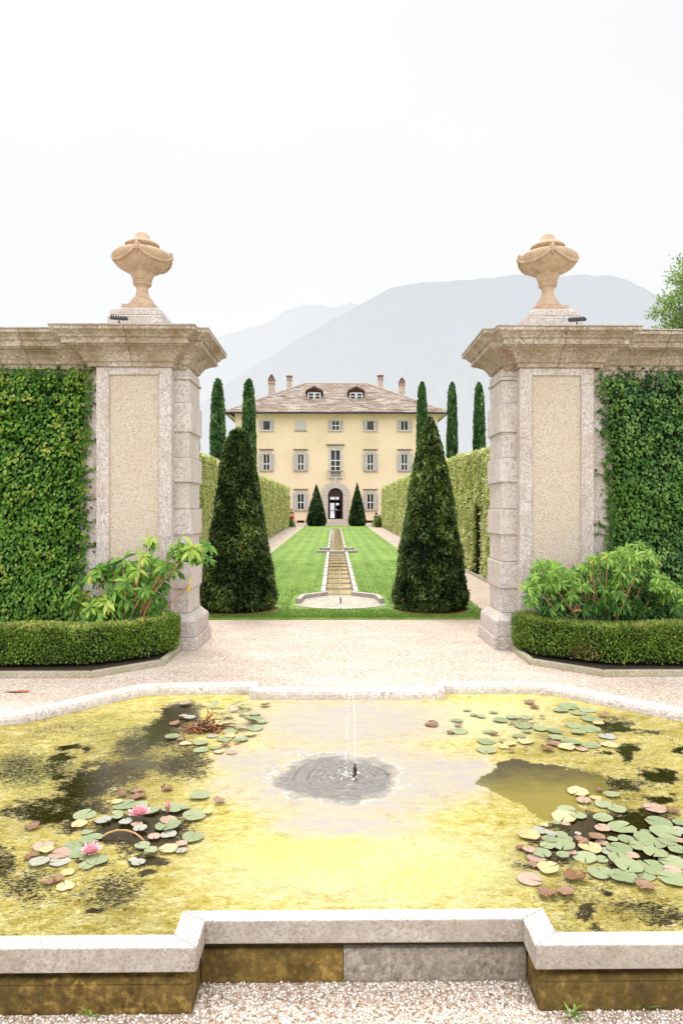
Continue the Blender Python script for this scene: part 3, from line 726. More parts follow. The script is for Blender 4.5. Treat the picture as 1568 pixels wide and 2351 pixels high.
def strap_plant(u, v, d, n, h, label, name='strap_leaf_plant', m='fern'):
    p = W(u,v,d); p.z = .05; t = thing(name, p, label, 'plant'); acc = acc0()
    for k in range(n):
        an = random.uniform(0,2*math.pi); sp = random.uniform(.25,.9)
        acc['P'].append(np.array(p)+np.array([random.gauss(0,.04),random.gauss(0,.04),0])); acc['A'].append(np.array([sp*math.cos(an),sp*math.sin(an),1.])); acc['N'].append(np.array([-math.cos(an),-math.sin(an),.6])); acc['L'].append(h*random.uniform(.6,1.1)); acc['W'].append(h*.065); acc['t'].append(random.uniform(.15,.9))
    big_leaves('foliage', acc, MAT[m], t)
strap_plant(110,1440,10.2,34,.66,'tuft of long arching strap leaves behind the left box hedge')
strap_plant(1560,1440,10.0,34,.70,'tuft of upright strap leaves at the right edge behind the box hedge')
def fern():
    p = W(12,1440,10.0); p.z = .05; t = thing('fern', p, 'pale fern with feathery fronds at the left edge behind the box hedge', 'fern')
    for k in range(9):
        an = random.uniform(-.9,3.9); P = []; A = []; N = []; L = []
        for i in range(26):
            u = i/25; r = .62*u; c = np.array(p)+np.array([math.cos(an)*r, -abs(math.sin(an))*r*.4, .72*math.sin(u*1.9)*.75]); 
            for e in (-1,1):
                P.append(c); A.append(np.array([-math.sin(an)*e+.5*math.cos(an), .4*e, -.1])); N.append(np.array([0,-.2,1.])); L.append(.13*math.sin(math.pi*min(1,u+.12))+.015)
        leaves('frond', np.array(P), np.array(A), np.array(N), np.array(L), np.array(L)*.28, rng.uniform(.3,1,len(P)), MAT['fern'], t)
fern()
# ------------------------------------------------------------------ big pond
WZ = .20
pond_poly = [(-2.6,3.0),(-.80,3.0),(-.80,3.2),(.80,3.2),(.80,3.0),(2.6,3.0),(3.3,4.2),(4.0,4.3),(4.2,6.0),(3.16,6.5),(2.18,7.5),(-2.18,7.5),(-3.12,6.5),(-4.0,6.3),(-4.0,4.3),(-3.3,4.2)]
def in_poly(x, y, poly):
    c = np.zeros(x.shape,bool); n = len(poly)
    for i in range(n):
        x0,y0 = poly[i]; x1,y1 = poly[i-1]
        c ^= ((y0>y)!=(y1>y)) & (x < (x1-x0)*(y-y0)/(y1-y0+1e-12)+x0)
    return c
def pond_surface():
    xs = np.arange(-4.25,4.26,.02); ys = np.arange(2.98,7.6,.02); X,Y = np.meshgrid(xs,ys); x = X.ravel(); y = Y.ravel()
    dx = x-CAMX; a = dx*math.cos(PHI)-y*math.sin(PHI); d = dx*math.sin(PHI)+y*math.cos(PHI)
    u = 784+a/d*1568; v = 1175.5+(CAMZ-WZ)/d*1568
    un = u+ (fbm(x*3,y*3,70)-.5)*70+(fbm(x*9,y*9,71)-.5)*52+(fbm(x*28,y*28,171)-.5)*34; vn = v+((fbm(x*3,y*3,72)-.5)*70+(fbm(x*9,y*9,73)-.5)*44+(fbm(x*26,y*30,173)-.5)*30)*np.clip(2.6/d,.2,1)
    def blob(c, ru, rv, soft=1.0):
        q = ((un-c[0])/ru)**2+((vn-c[1])/rv)**2; return np.clip((1.25-q)/(1.0*soft),0,1)
    L = lambda x,y: (x*.5, 1550.5+y*.5); Rr = lambda x,y: (784+x*.5, 1550.5+y*.5)
    un0, vn0 = un, vn
    dark = np.zeros(x.shape); mid = np.zeros(x.shape)
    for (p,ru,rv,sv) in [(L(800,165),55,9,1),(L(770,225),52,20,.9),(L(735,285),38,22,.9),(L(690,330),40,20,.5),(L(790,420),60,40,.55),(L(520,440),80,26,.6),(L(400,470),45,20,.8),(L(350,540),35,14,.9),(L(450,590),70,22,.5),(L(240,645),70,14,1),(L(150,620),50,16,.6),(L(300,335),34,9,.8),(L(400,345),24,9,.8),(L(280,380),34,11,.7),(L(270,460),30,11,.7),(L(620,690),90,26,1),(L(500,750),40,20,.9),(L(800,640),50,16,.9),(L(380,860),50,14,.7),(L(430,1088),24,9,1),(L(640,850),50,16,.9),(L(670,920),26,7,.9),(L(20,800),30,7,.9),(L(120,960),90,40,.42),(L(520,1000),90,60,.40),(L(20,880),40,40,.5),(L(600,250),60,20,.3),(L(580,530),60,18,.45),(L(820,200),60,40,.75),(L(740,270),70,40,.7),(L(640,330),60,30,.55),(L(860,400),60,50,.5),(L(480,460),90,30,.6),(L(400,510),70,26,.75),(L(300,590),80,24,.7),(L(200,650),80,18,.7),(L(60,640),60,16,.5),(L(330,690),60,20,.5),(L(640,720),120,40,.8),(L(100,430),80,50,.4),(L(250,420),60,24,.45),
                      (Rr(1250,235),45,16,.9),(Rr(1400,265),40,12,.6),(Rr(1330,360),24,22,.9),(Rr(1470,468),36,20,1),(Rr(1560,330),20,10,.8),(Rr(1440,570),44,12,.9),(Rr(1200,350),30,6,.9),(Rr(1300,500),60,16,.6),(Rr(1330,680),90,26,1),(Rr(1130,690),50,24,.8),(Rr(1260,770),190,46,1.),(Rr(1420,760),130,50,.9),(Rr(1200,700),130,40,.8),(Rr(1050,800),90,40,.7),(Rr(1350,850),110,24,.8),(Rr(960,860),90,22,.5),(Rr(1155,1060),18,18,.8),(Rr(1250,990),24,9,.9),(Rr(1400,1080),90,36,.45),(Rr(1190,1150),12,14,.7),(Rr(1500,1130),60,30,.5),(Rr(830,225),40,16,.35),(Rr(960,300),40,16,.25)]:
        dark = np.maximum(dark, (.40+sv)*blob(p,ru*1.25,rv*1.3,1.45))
    for (p,ru,rv,sv) in [(L(60,400),100,60,.75),(L(140,470),60,30,.7),(L(640,410),120,60,.9),(L(720,440),90,44,.8),(L(430,560),90,50,.5),(L(500,700),200,60,.35),(L(150,1000),150,70,.35),(L(560,1010),130,70,.4),(L(560,270),120,40,.35),(Rr(1150,440),140,44,.6),(Rr(1450,400),80,110,.45),(Rr(1250,900),200,90,.45),(Rr(1300,1080),180,60,.35)]:
        mid = np.maximum(mid, sv*blob(p,ru,rv,1.2))
    # open water: olive pool with the gate pillar's reflection put into its colour
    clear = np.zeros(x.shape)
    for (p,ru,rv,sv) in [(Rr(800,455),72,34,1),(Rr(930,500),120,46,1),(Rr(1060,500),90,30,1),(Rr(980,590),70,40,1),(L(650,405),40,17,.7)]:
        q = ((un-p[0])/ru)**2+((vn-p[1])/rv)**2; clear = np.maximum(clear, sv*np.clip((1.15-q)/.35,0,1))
    sky_refl = np.maximum.reduce([blob((800,1790),350,105,1.1), blob((800,1660),300,80,1.3), blob((1010,1785),160,60,1.), blob((790,1890),210,40,1.2), .85*blob((560,1745),130,44,1.2)])  # pale patch: the sky's reflection painted into the water colour
    pale = np.maximum(blob((830,1990),430,110,1.5), .8*blob((1130,1650),190,60,1.3)); green = np.maximum.reduce([1.2*blob((690,1960),210,60,1.8), .9*blob((960,2010),200,50,1.8), .5*blob((1130,1605),120,18,1.5), .4*blob((250,1660),120,22,1.5), .55*blob((60,1770),100,50,1.5)])
    rip = blob((770,1790),140,54,.7); rr = np.hypot((u-805)/1.0,(v-1775)*2.3)
    foam = np.clip(1-np.abs(((un-770)/150)**2+((vn-1790)/57)**2-1.04)/.16,0,1)
    side = np.clip((np.abs(u-790)-250)/250,0,1)*np.clip((v-1600)/60,0,1)*(1-pale)
    mid = np.maximum(mid, side*(.28+.75*(fbm(x*2.2+3,y*3.2,77)-.35))); dark_all = np.maximum(dark, np.clip(side*(.20+.9*(fbm(x*3.1,y*4.4,78)-.42)),0,.46))
    sky_refl = sky_refl*(1-dark)*(1-clear)
    z = np.full_like(x, WZ); ri = np.hypot(x-JX,y-JY)
    z += rip*(.009*np.sin(ri*62)*np.exp(-ri*1.2)+.012*(fbm(x*22,y*22,75)-.5)*np.exp(-ri*2)+.004*(fbm(x*14,y*34,76)-.5))
    F_ = np.stack([x,y,z],1); nx = len(xs); i = np.arange((len(ys)-1)*(nx-1)); b = (i//(nx-1))*nx+i%(nx-1); F = np.stack([b,b+1,b+nx+1,b+nx],1)
    cx = x[F].mean(1); cy = y[F].mean(1); F = F[in_poly(cx,cy,pond_poly)]
    g = M('pond_water'); A = g.attr
    p = g.pos(); fine = g.noise(38, detail=5, rough=.7); med = g.noise(9, g.map(p,(1,1.7,1)), detail=5, rough=.65, dist=.6)
    fil = g.noise(26, g.map(p,(1,2.6,1),(0,0,.5)), detail=4, rough=.7, dist=1.5)
    alg = g.ramp(med, [(.30,(.28,.20,.022)),(.42,(.47,.385,.09)),(.54,(.59,.51,.185)),(.70,(.64,.58,.31))])
    alg = g.mix(g.ramp(fil,[(.38,.7),(.52,0)]), alg, (.22,.165,.018))
    pl = g.ramp(fil, [(.34,(.42,.40,.13)),(.44,(.455,.455,.215)),(.54,(.505,.51,.33)),(.66,(.54,.545,.42))])
    c = g.mix(g.math('MULTIPLY',A('pale'),.95), alg, pl)
    c = g.mix(g.math('MULTIPLY',A('green'),g.ramp(med,[(.35,.25),(.6,.8)])), c, (.43,.55,.10))
    c = g.mix(g.math('MULTIPLY',A('side'),g.ramp(g.noise(2.6, g.map(p,(1,1.5,1)), detail=5, rough=.7, dist=.5),[(.48,0),(.66,.6)]),True), c, (.235,.185,.018))
    midm = g.math('MULTIPLY', A('mid'), g.ramp(g.noise(30, g.map(p,(1,1.6,1)), detail=5, rough=.75),[(.44,1),(.60,.15)]), True)
    c = g.mix(midm, c, (.115,.09,.010))
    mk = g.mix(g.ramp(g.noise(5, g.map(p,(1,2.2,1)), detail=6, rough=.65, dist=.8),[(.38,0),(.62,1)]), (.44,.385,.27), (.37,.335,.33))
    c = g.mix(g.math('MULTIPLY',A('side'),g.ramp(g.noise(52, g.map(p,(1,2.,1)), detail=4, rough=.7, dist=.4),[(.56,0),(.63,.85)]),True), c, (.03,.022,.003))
    mkm = g.math('MULTIPLY', g.ramp(g.math('ADD',A('sky_refl'),g.math('MULTIPLY',g.math('SUBTRACT',med,.5),.7)),[(.08,0),(.85,1)]), .95)
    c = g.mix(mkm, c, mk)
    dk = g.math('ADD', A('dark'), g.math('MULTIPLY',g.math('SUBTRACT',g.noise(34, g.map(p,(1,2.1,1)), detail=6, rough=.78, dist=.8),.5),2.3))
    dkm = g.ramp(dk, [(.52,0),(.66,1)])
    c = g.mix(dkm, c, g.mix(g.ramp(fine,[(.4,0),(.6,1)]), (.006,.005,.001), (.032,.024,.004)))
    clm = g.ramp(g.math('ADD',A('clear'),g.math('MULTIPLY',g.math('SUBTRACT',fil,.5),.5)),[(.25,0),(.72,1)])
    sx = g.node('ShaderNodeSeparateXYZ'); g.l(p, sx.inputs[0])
    c = g.mix(clm, c, g.mix(g.ramp(g.math('ADD',A('pool_grad'),g.math('MULTIPLY',g.math('SUBTRACT',g.noise(5,detail=5,rough=.7),.5),.9)),[(.15,0),(.85,1)]), (.035,.030,.005), (.20,.165,.022)))
    rp = g.ramp(g.math('ADD',A('rip'),g.math('MULTIPLY',g.math('SUBTRACT',med,.5),.9)),[(.15,0),(.85,1)])
    c = g.mix(rp, c, g.ramp(fil,[(.34,(.05,.045,.035)),(.44,(.17,.155,.135)),(.7,(.27,.25,.235))]))
    fo = g.math('MULTIPLY',A('foam'),g.ramp(g.noise(34,detail=4,rough=.7),[(.50,0),(.58,.9)]),True)
    c = g.mix(fo, c, (.62,.61,.60))
    c = g.mix(g.ramp(g.noise(70, g.map(p,(1,2,1),(0,0,0),(3,5,0)), detail=2, rough=.6),[(.70,0),(.735,.9)]), c, (.13,.06,.025))
    g.col(c)
    wet = g.math('MAXIMUM', g.math('MAXIMUM', dkm, clm), g.math('MAXIMUM', rp, g.math('MULTIPLY',mkm,.8)))
    g.l(g.ramp(wet,[(0,.25),(1,.5)]), g.b.inputs['Specular IOR Level'])
    g.set(Roughness=g.ramp(wet,[(0,.7),(1,.05)])); 
    hmul = g.math('MULTIPLY', g.math('ADD', fil, g.math('MULTIPLY',fine,.6)), g.ramp(wet,[(0,1),(1,.06)]))
    b1 = g.bump(hmul, .55, .018); g.bump(g.noise(11, g.map(p,(1,1.5,1)), detail=2), .05, .01, b1)
    return struct(fast_mesh('pond_water', F_, F, g.m, None, dict(dark=dark_all,mid=mid,clear=clear,sky_refl=sky_refl,pale=pale,green=green,rip=rip,foam=foam,side=np.clip(side*1.3,0,1),pool_grad=np.clip((v-1745)/95,0,1)), smooth=True))
J = Wz(815,1785,WZ); JX, JY = J.x, J.y
pond_surface()

pond = thing('pond_basin', (0,3.1,0), 'large stone pond basin with granite coping, stained base and rounded far rim', 'fountain basin')
def piece(nm, q, z0, z1, m, bev=.007): 
    return MB().prism(q, z0, z1).build(nm, m, pond, bev)
ii, oo, rI, rO, rX, oX = 3.063, 2.967, 3.247, 3.16, .857, .736
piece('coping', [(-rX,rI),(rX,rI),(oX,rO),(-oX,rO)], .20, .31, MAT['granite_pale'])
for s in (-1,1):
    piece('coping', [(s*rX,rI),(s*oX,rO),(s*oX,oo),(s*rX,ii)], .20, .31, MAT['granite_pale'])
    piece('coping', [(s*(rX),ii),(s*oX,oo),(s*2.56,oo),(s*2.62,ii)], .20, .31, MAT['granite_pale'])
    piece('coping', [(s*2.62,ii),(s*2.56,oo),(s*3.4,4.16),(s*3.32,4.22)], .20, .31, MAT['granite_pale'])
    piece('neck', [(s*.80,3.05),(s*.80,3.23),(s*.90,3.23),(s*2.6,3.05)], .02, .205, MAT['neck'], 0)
    mb = MB().prism([(s*.762,2.995),(s*.762,3.19),(s*.85,3.19),(s*2.6,3.19),(s*2.6,2.995)], -.02, .128)
    mb.frustum((*sorted((s*.762,s*2.6)),2.995,3.19,.128),(*sorted((s*.778,s*2.6)),3.012,3.19,.148))
    mb.build('base_stone', MAT['granite_wet'], pond, .011, label='wet base stone stained golden brown')
    mb = MB().prism([(s*2.58,2.995),(s*3.42,4.2),(s*3.38,4.25),(s*2.5,3.1)], -.02,.15); mb.build('base_stone', MAT['granite_wet'], pond, .006)
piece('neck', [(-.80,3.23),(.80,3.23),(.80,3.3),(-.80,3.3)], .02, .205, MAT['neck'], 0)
for x0,x1,m,lb in ((-.762,-.098,'granite_wet','base stone with dark brown water stain'),(-.096,.762,'granite_grey','dry grey granite base stone')):
    mb = MB().box(x0,x1,3.19,3.29,-.02,.128); mb.frustum((x0,x1,3.19,3.29,.128),(x0,x1,3.207,3.29,.148)); mb.build('base_stone', MAT[m], pond, .005, label=lb)
RIM = [(0,.10),(0,.245),(.012,.275),(.035,.298),(.065,.31),(.105,.308),(.13,.295),(.145,.27),(.148,0)]
def rim(path):
    MB().sweep(path[::-1], RIM).build('rim', MAT['granite_rim'], pond, .004)
rim([(-.98,7.29),(.98,7.29)])
rim([(-4.3,6.30),(-3.3,6.40),(-3.1,6.47),(-2.98,6.57),(-2.32,7.33),(-2.2,7.43),(-2.05,7.475),(-.975,7.51)]); rim([(.975,7.51),(2.05,7.475),(2.2,7.43),(2.32,7.33),(3.17,6.46),(4.3,6.1)])
for s in (-1,1): MB().box(*sorted((s*.97,s*1.05)),7.295,7.66,.05,.296).build('rim', MAT['granite_rim'], pond, .012)
rim([(-4.05,4.25),(-4.28,6.28)]); rim([(4.28,6.08),(4.05,4.25)])
struct(MB().prism([(x*.99,y+(.02 if y<5 else -.02)) for x,y in pond_poly], .0, .06).build('pond_floor', MAT['soil']))

# fountain nozzle and jet
def m_water():
    g = M('jet_water'); g.col((.93,.95,.97)); g.set(Roughness=.05); g.b.inputs['Specular IOR Level'].default_value=.6
    tr = g.node('ShaderNodeBsdfTransparent'); m = g.node('ShaderNodeMixShader'); m.inputs[0].default_value = .62
    g.l(tr.outputs[0], m.inputs[1]); g.l(g.b.outputs[0], m.inputs[2]); g.l(m.outputs[0], g.out.inputs['Surface']); return g.m
MAT['jet'] = m_water()
MAT['nozzle'] = simple('nozzle_bronze', (.05,.03,.02), .4, .3, 40)
def drop(mb, c, r):
    mb.lathe([(.0005,-r),(r*.75,-r*.6),(r,0),(r*.7,r*.8),(.0005,r*1.5)], c, 7)
def fountain(nm, c, h, r0, lab1, lab2, nh, spread, nd):
    t = thing('fountain_nozzle', c, lab1, 'fountain nozzle')
    MB().lathe([(r0*2.4,-.06),(r0*2.4,nh*.1),(r0*1.5,nh*.25),(r0*1.5,nh*.5),(r0*1.9,nh*.52),(r0*1.9,nh*.72),(r0*.8,nh*.8),(r0*.6,nh)], c, 12).build('pipe', MAT['nozzle'], t, smooth=True)
    MB().lathe([(r0*.75,nh*.9),(r0*1.1,nh*.92),(r0*1.1,nh*.97),(r0*.75,nh*.99)], c, 12).build('tip', MAT['nozzle'], t)
    j = thing('water_jet', (c[0],c[1],c[2]+nh), lab2, 'water jet')
    pts = [(c[0]-.035*(k/12)**3, c[1], c[2]+nh+(h-nh)*k/12) for k in range(13)]
    MB().tube(pts, [r0*.36+r0*.08*math.sin(k*2) for k in range(13)], 7).build('stream', MAT['jet'], j, smooth=True)
    mb = MB()
    for k in range(nd):
        f = random.random(); 
        x = c[0]-.035-spread*.35*(1-f)-random.gauss(0,.008); mb_z = c[2]+.05+f*(h-.02)
        drop(mb, (x,c[1]+random.gauss(0,.012),mb_z), random.uniform(.0025,.006)*(1.5 if f>.9 else 1))
    for k in range(nd):
        a = random.uniform(0,6.28); rr = abs(random.gauss(0,spread)); drop(mb, (c[0]-.07+rr*math.cos(a),c[1]-.02+rr*.7*math.sin(a),c[2]+random.uniform(.002,.05)*math.exp(-rr*6)+.004), random.uniform(.002,.006))
    mb.build('droplets', MAT['jet'], j, smooth=True)['kind'] = 'stuff'
fountain('a', (JX,JY,WZ), .80, .008, 'dark bronze fountain nozzle standing in the middle of the pond', 'thin vertical water jet rising from the middle of the lily pond', .10, .10, 60)

# ------------------------------------------------------------------ water lilies
def m_pad(name, c0, c1, edge):
    g = M(name); oi = g.node('ShaderNodeObjectInfo'); r = g.attr('rad')
    n = g.noise(7, g.tc.outputs['Object'], detail=4)
    c = g.mix(oi.outputs['Random'], c0, c1)
    c = g.mix(g.ramp(n,[(.42,0),(.62,.55)]), c, edge)
    c = g.mix(g.ramp(r,[(.86,0),(1,.7)]), c, edge)
    vn = g.attr('vein'); c = g.mix(g.math('MULTIPLY',vn,.35), c, tuple(min(1,x*1.5+.05) for x in c0))
    g.col(c); g.set(Roughness=.38); g.b.inputs['Specular IOR Level'].default_value=.5; g.bump(n,.3,.02); return g.m
PADM = {'g': m_pad('pad_green',(.16,.235,.105),(.29,.35,.185),(.33,.28,.16)), 'p': m_pad('pad_pink',(.36,.25,.18),(.46,.35,.26),(.30,.17,.12)),
        'y': m_pad('pad_yellow',(.52,.41,.18),(.58,.49,.30),(.38,.19,.06)), 's': m_pad('pad_silver',(.30,.325,.25),(.38,.38,.31),(.33,.26,.22)), 'b': m_pad('pad_brown',(.20,.085,.03),(.33,.21,.13),(.09,.035,.015))}
def pad_mesh(kind, var):
    n = 26; rings = [0,.35,.7,.9,1.0]; r2 = random.Random(kind+str(var)); V = []; F = []; rad = []; vein = []
    ph = r2.uniform(0,6.28); curl = {'g':.05,'p':.04,'y':.09,'s':.04,'b':.20}[kind]*r2.uniform(.6,1.3); notch = .20 if kind!='b' else .22
    for k,rr in enumerate(rings):
        for i in range(n):
            a = notch*.5+(2*math.pi-notch)*i/(n-1)
            q = rr*(1+.03*math.sin(3*a+ph)+.02*math.sin(7*a+ph)*(rr>.8)) 
            z = curl*rr**4*(.55+.6*math.sin(2*a+ph)+.35*math.sin(5*a+2*ph)) + .012*math.sin(4*a+ph)*rr
            if kind == 'b': q *= 1-.16*rr**3*(.5+.5*math.sin(3*a+ph)); z = .30*rr**4*max(0,math.sin(a+ph))**2+.16*rr**5*max(0,math.sin(2.3*a+2*ph))+.035*math.sin(6*a+ph)*rr**2
            V.append((q*math.cos(a), q*math.sin(a), z)); rad.append(rr); vein.append(1. if i%3==0 and .2<rr<.95 else 0.)
    for k in range(len(rings)-1):
        for i in range(n-1): F.append((k*n+i,k*n+i+1,(k+1)*n+i+1,(k+1)*n+i))
    o = fast_mesh('lily_pad', V, F, PADM[kind], None, {'rad':rad,'vein':vein}, smooth=True)
    me = o.data; bpy.data.objects.remove(o); return me
PADME = {k: [pad_mesh(k,i) for i in range(4)] for k in PADM}
CL = {}
A_ = lambda x,y,h: (.3222*x,1777+.3222*y,.3222*h); B_ = lambda x,y,h: (1167.2+.25555*x,1794.4+.25555*y,.25555*h)
C_ = lambda x,y,h: (348.4+.2*x,1594.1+.2*y,.2*h); D_ = lambda x,y,h: (949.5+.30555*x,1594.1+.30555*y,.30555*h)
CL['near left'] = (A_, "865,165,42,b 975,135,45,b 990,175,55,b 1190,118,45,b 1420,172,70,g 895,232,80,g 1010,228,45,g 1080,272,58,g 1225,258,75,g 1320,255,35,g 1380,318,80,g 1475,290,40,y 835,212,40,y 842,285,40,g 835,318,40,g 735,345,55,s 605,300,75,g 895,358,45,s 975,372,40,p 998,408,48,s 1200,345,60,p 1198,382,88,g 1200,438,58,s 1098,460,45,p 1375,468,75,g 620,425,38,g 648,475,75,g 520,520,68,g 310,525,70,p 330,562,48,y 430,580,75,p 560,575,65,g 425,634,68,s 225,605,55,b 280,647,65,s 695,632,70,g 620,667,55,g 605,615,35,g 1015,530,52,g 1075,565,45,g 1200,550,65,y 1290,518,45,p 1290,562,42,s 985,645,48,s 945,622,30,s 565,370,52,y 480,715,45,y 350,790,45,b 420,775,42,b 465,812,58,y 230,392,50,b 1560,210,45,b")
CL['near right'] = (B_, "625,105,90,y 825,97,40,b 922,135,65,g 675,192,60,p 780,165,50,y 850,220,70,g 975,270,75,g 1320,255,97,p 1478,290,55,b 518,263,75,g 500,330,105,y 628,315,70,g 848,343,80,g 432,397,42,g 515,405,40,p 318,415,42,y 845,430,65,p 1020,430,115,g 1350,390,105,g 1540,395,60,g 1230,470,40,g 1405,485,118,g 1545,455,65,s 180,500,98,y 285,462,70,s 385,495,50,s 475,490,55,g 370,545,70,g 510,530,65,g 625,497,28,s 655,548,65,b 790,522,75,b 840,562,55,p 935,530,45,g 1060,535,70,g 1215,515,80,g 1300,575,100,g 1430,565,75,g 1545,553,45,p 350,603,65,g 500,600,95,g 735,610,98,y 995,620,105,g 1170,600,75,g 900,640,66,s 110,615,50,b 185,640,55,p 300,664,80,g 485,690,55,g 562,650,48,p 690,694,95,g 835,715,56,g 1000,717,95,g 1110,685,58,p 1322,660,98,g 1515,630,70,g 250,705,80,p 1085,788,115,g 1290,785,122,g 1475,745,110,g 1475,822,72,p 355,805,95,y 825,838,105,g 1025,880,118,g 1225,857,85,g 1480,895,115,g 190,890,110,p 595,885,100,b 215,770,50,b 1225,975,85,b 345,1035,90,b 515,1025,85,b")
CL['far left'] = (C_, "385,120,70,p 450,95,35,b 715,165,60,g 435,285,70,s 360,265,45,p 265,350,65,b 960,160,85,g 1080,175,70,g 865,280,70,g 1050,250,60,g 1185,245,65,g 1190,295,95,g 1260,330,70,g 1130,345,80,g 1185,402,95,g 830,362,70,g 935,372,45,g 1025,412,75,g 900,447,85,g 240,505,85,g 700,490,70,s 835,530,85,g 1025,537,80,g 895,495,68,y 1140,480,65,y 560,577,88,g 390,582,68,y 565,652,88,g 850,600,60,b 970,575,38,b 920,682,60,p 770,676,60,y 730,627,70,g 1300,145,60,b 940,205,55,p 330,537,45,b 800,225,50,g")
CL['far right'] = (D_, "135,237,55,b 340,285,68,g 275,300,32,b 335,245,30,b 325,205,45,g 400,128,28,g 455,165,32,g 510,178,32,g 600,145,32,g 650,205,55,g 740,185,45,g 845,180,48,g 870,72,42,b 905,107,38,b 1165,103,70,g 1105,130,55,g 1240,150,55,g 1310,125,60,g 1425,172,42,b 1340,195,75,g 1205,240,58,g 1325,270,72,g 1390,232,40,y 1235,297,50,g 1455,325,60,s 1468,388,60,y 1330,390,68,g 1180,372,68,g 1070,337,55,g 1055,382,52,b 1150,410,62,y 1260,420,48,p 1005,430,52,b 1060,290,55,g 950,270,52,g 850,290,35,g 825,250,60,g 790,325,48,g 690,360,45,g 605,310,35,b 565,292,45,g 545,362,70,g 550,428,72,g 730,440,25,b 840,420,18,b 720,382,48,y 675,405,40,y 840,367,58,y 965,185,22,b")
ORD = 'first second third fourth fifth sixth seventh eighth ninth tenth eleventh twelfth'.split()
KW = {'g':'green lily pad','p':'pinkish lily pad','y':'yellowing lily pad','s':'silvery lily pad','b':'curled brown lily pad'}
npad = 0
for cname,(fn,txt) in CL.items():
    items = []
    for w in txt.split():
        x,y,h,k = w.split(','); uu,vv,hh = fn(float(x),float(y),float(h)); items.append((uu,vv,hh,k))
    for kind in 'gpysb':
        sub = sorted([i for i in items if i[3]==kind], key=lambda i: -i[1])
        rows = max(1, math.ceil(len(sub)/8)); per = math.ceil(len(sub)/rows) if sub else 1
        for rix in range(rows):
            row = sorted(sub[rix*per:(rix+1)*per], key=lambda i: i[0])
            rn = '' if rows == 1 else [', nearest row', ', second nearest row', ', third nearest row', ', fourth nearest row', ', farthest row'][rix if rix<rows-1 or rix<1 else 4]
            for j,(uu,vv,hh,k) in enumerate(row):
                c = Wz(uu,vv,WZ); r = hh/1568*(c-Vector((CAMX,0,WZ))).length
                o = bpy.data.objects.new('lily_pad', PADME[k][npad%4]); COL.objects.link(o)
                o.location = (c.x,c.y,WZ+.007+.0022*(npad%7)+(.004 if k=='b' else 0)); o.scale = (r,r,r); o.rotation_euler = (random.gauss(0,.035),random.gauss(0,.035),random.uniform(0,6.28))
                if cname=='far left' and 700<(uu-348.4)/.2<1150 and (vv-1594)/.2<430: o.rotation_euler = (random.uniform(.2,.5),random.uniform(-.4,.4),random.uniform(0,6.28)); o.location.z += .03
                tag(o, f"{ORD[j]} {KW[k]} from the left{rn} of the {cname} cluster", 'lily pad', f'lily pads of the {cname} cluster'); npad += 1
MAT['petal'] = simple('lily_petal', (.86,.40,.45), .45, .25, 30); MAT['petal_in'] = simple('lily_petal_inner', (.88,.58,.60), .45, .2, 30); MAT['stamen'] = simple('stamen', (.80,.45,.08), .6); MAT['sepal'] = simple('sepal', (.24,.26,.09), .6, .3, 20)
def petal(mb, c, az, tilt, L, w):
    d = Vector((math.cos(az)*math.cos(tilt), math.sin(az)*math.cos(tilt), math.sin(tilt))); s = Vector((-math.sin(az),math.cos(az),0)); n = s.cross(d)
    rows = []
    for u,k in ((0,.25),(.35,.85),(.65,1),(.88,.6),(1,.05)):
        q = Vector(c)+d*L*u-n*L*.18*u*u; rows.append([q+s*w*.5*k-n*w*.18*k, q, q-s*w*.5*k-n*w*.18*k])
    V = [p for r in rows for p in r]; F = []
    for j in range(4):
        for i in range(2): F.append((3*j+i,3*j+i+1,3*j+i+4,3*j+i+3))
    mb.add(V,F)
def flower(u, v, r, lab, bud=False):
    c = Wz(u,v,WZ); c.z = WZ+.02; t = thing('water_lily', c, lab, 'water lily', 'pink water lilies')
    if bud:
        mb = MB()
        for k in range(9): petal(mb, c, k*2.4, 1.15+.05*(k%3), r*1.5, r*.8)
        mb.build('petal', MAT['petal'], t, smooth=True); mb = MB()
        for k in range(3): petal(mb, c, k*2.1+.4, 1.0, r*1.1, r*.7)
        mb.build('sepal', MAT['sepal'], t, smooth=True)
    else:
        for (n,ti,l,w,m) in ((10,.16,1.0,.42,'petal_in'),(10,.5,.95,.40,'petal'),(8,.9,.8,.34,'petal'),(6,1.2,.6,.28,'petal')):
            mb = MB()
            for k in range(n): petal(mb, c, 2*math.pi*(k+.5*(ti>.3))/n+random.uniform(-.1,.1), ti+random.uniform(-.1,.1), r*l*random.uniform(.9,1.08), r*w)
            mb.build('petal', MAT[m], t, smooth=True)
        mb = MB()
        for k in range(18): 
            a = k*2.4; mb.tube([c+Vector((0,0,r*.05)), c+Vector((math.cos(a)*r*.14,math.sin(a)*r*.14,r*.34))], r*.02, 4)
        mb.build('stamen', MAT['stamen'], t)
flower(*A_(995,320,0)[:2], .082, 'wide open pink water lily among pads, farther of the two open blooms')
flower(*A_(650,590,0)[:2], .068, 'half open pink water lily on green pads, nearer and further left')
flower(*A_(1195,300,0)[:2], .045, 'closed pink water lily bud standing over a pinkish pad', True)
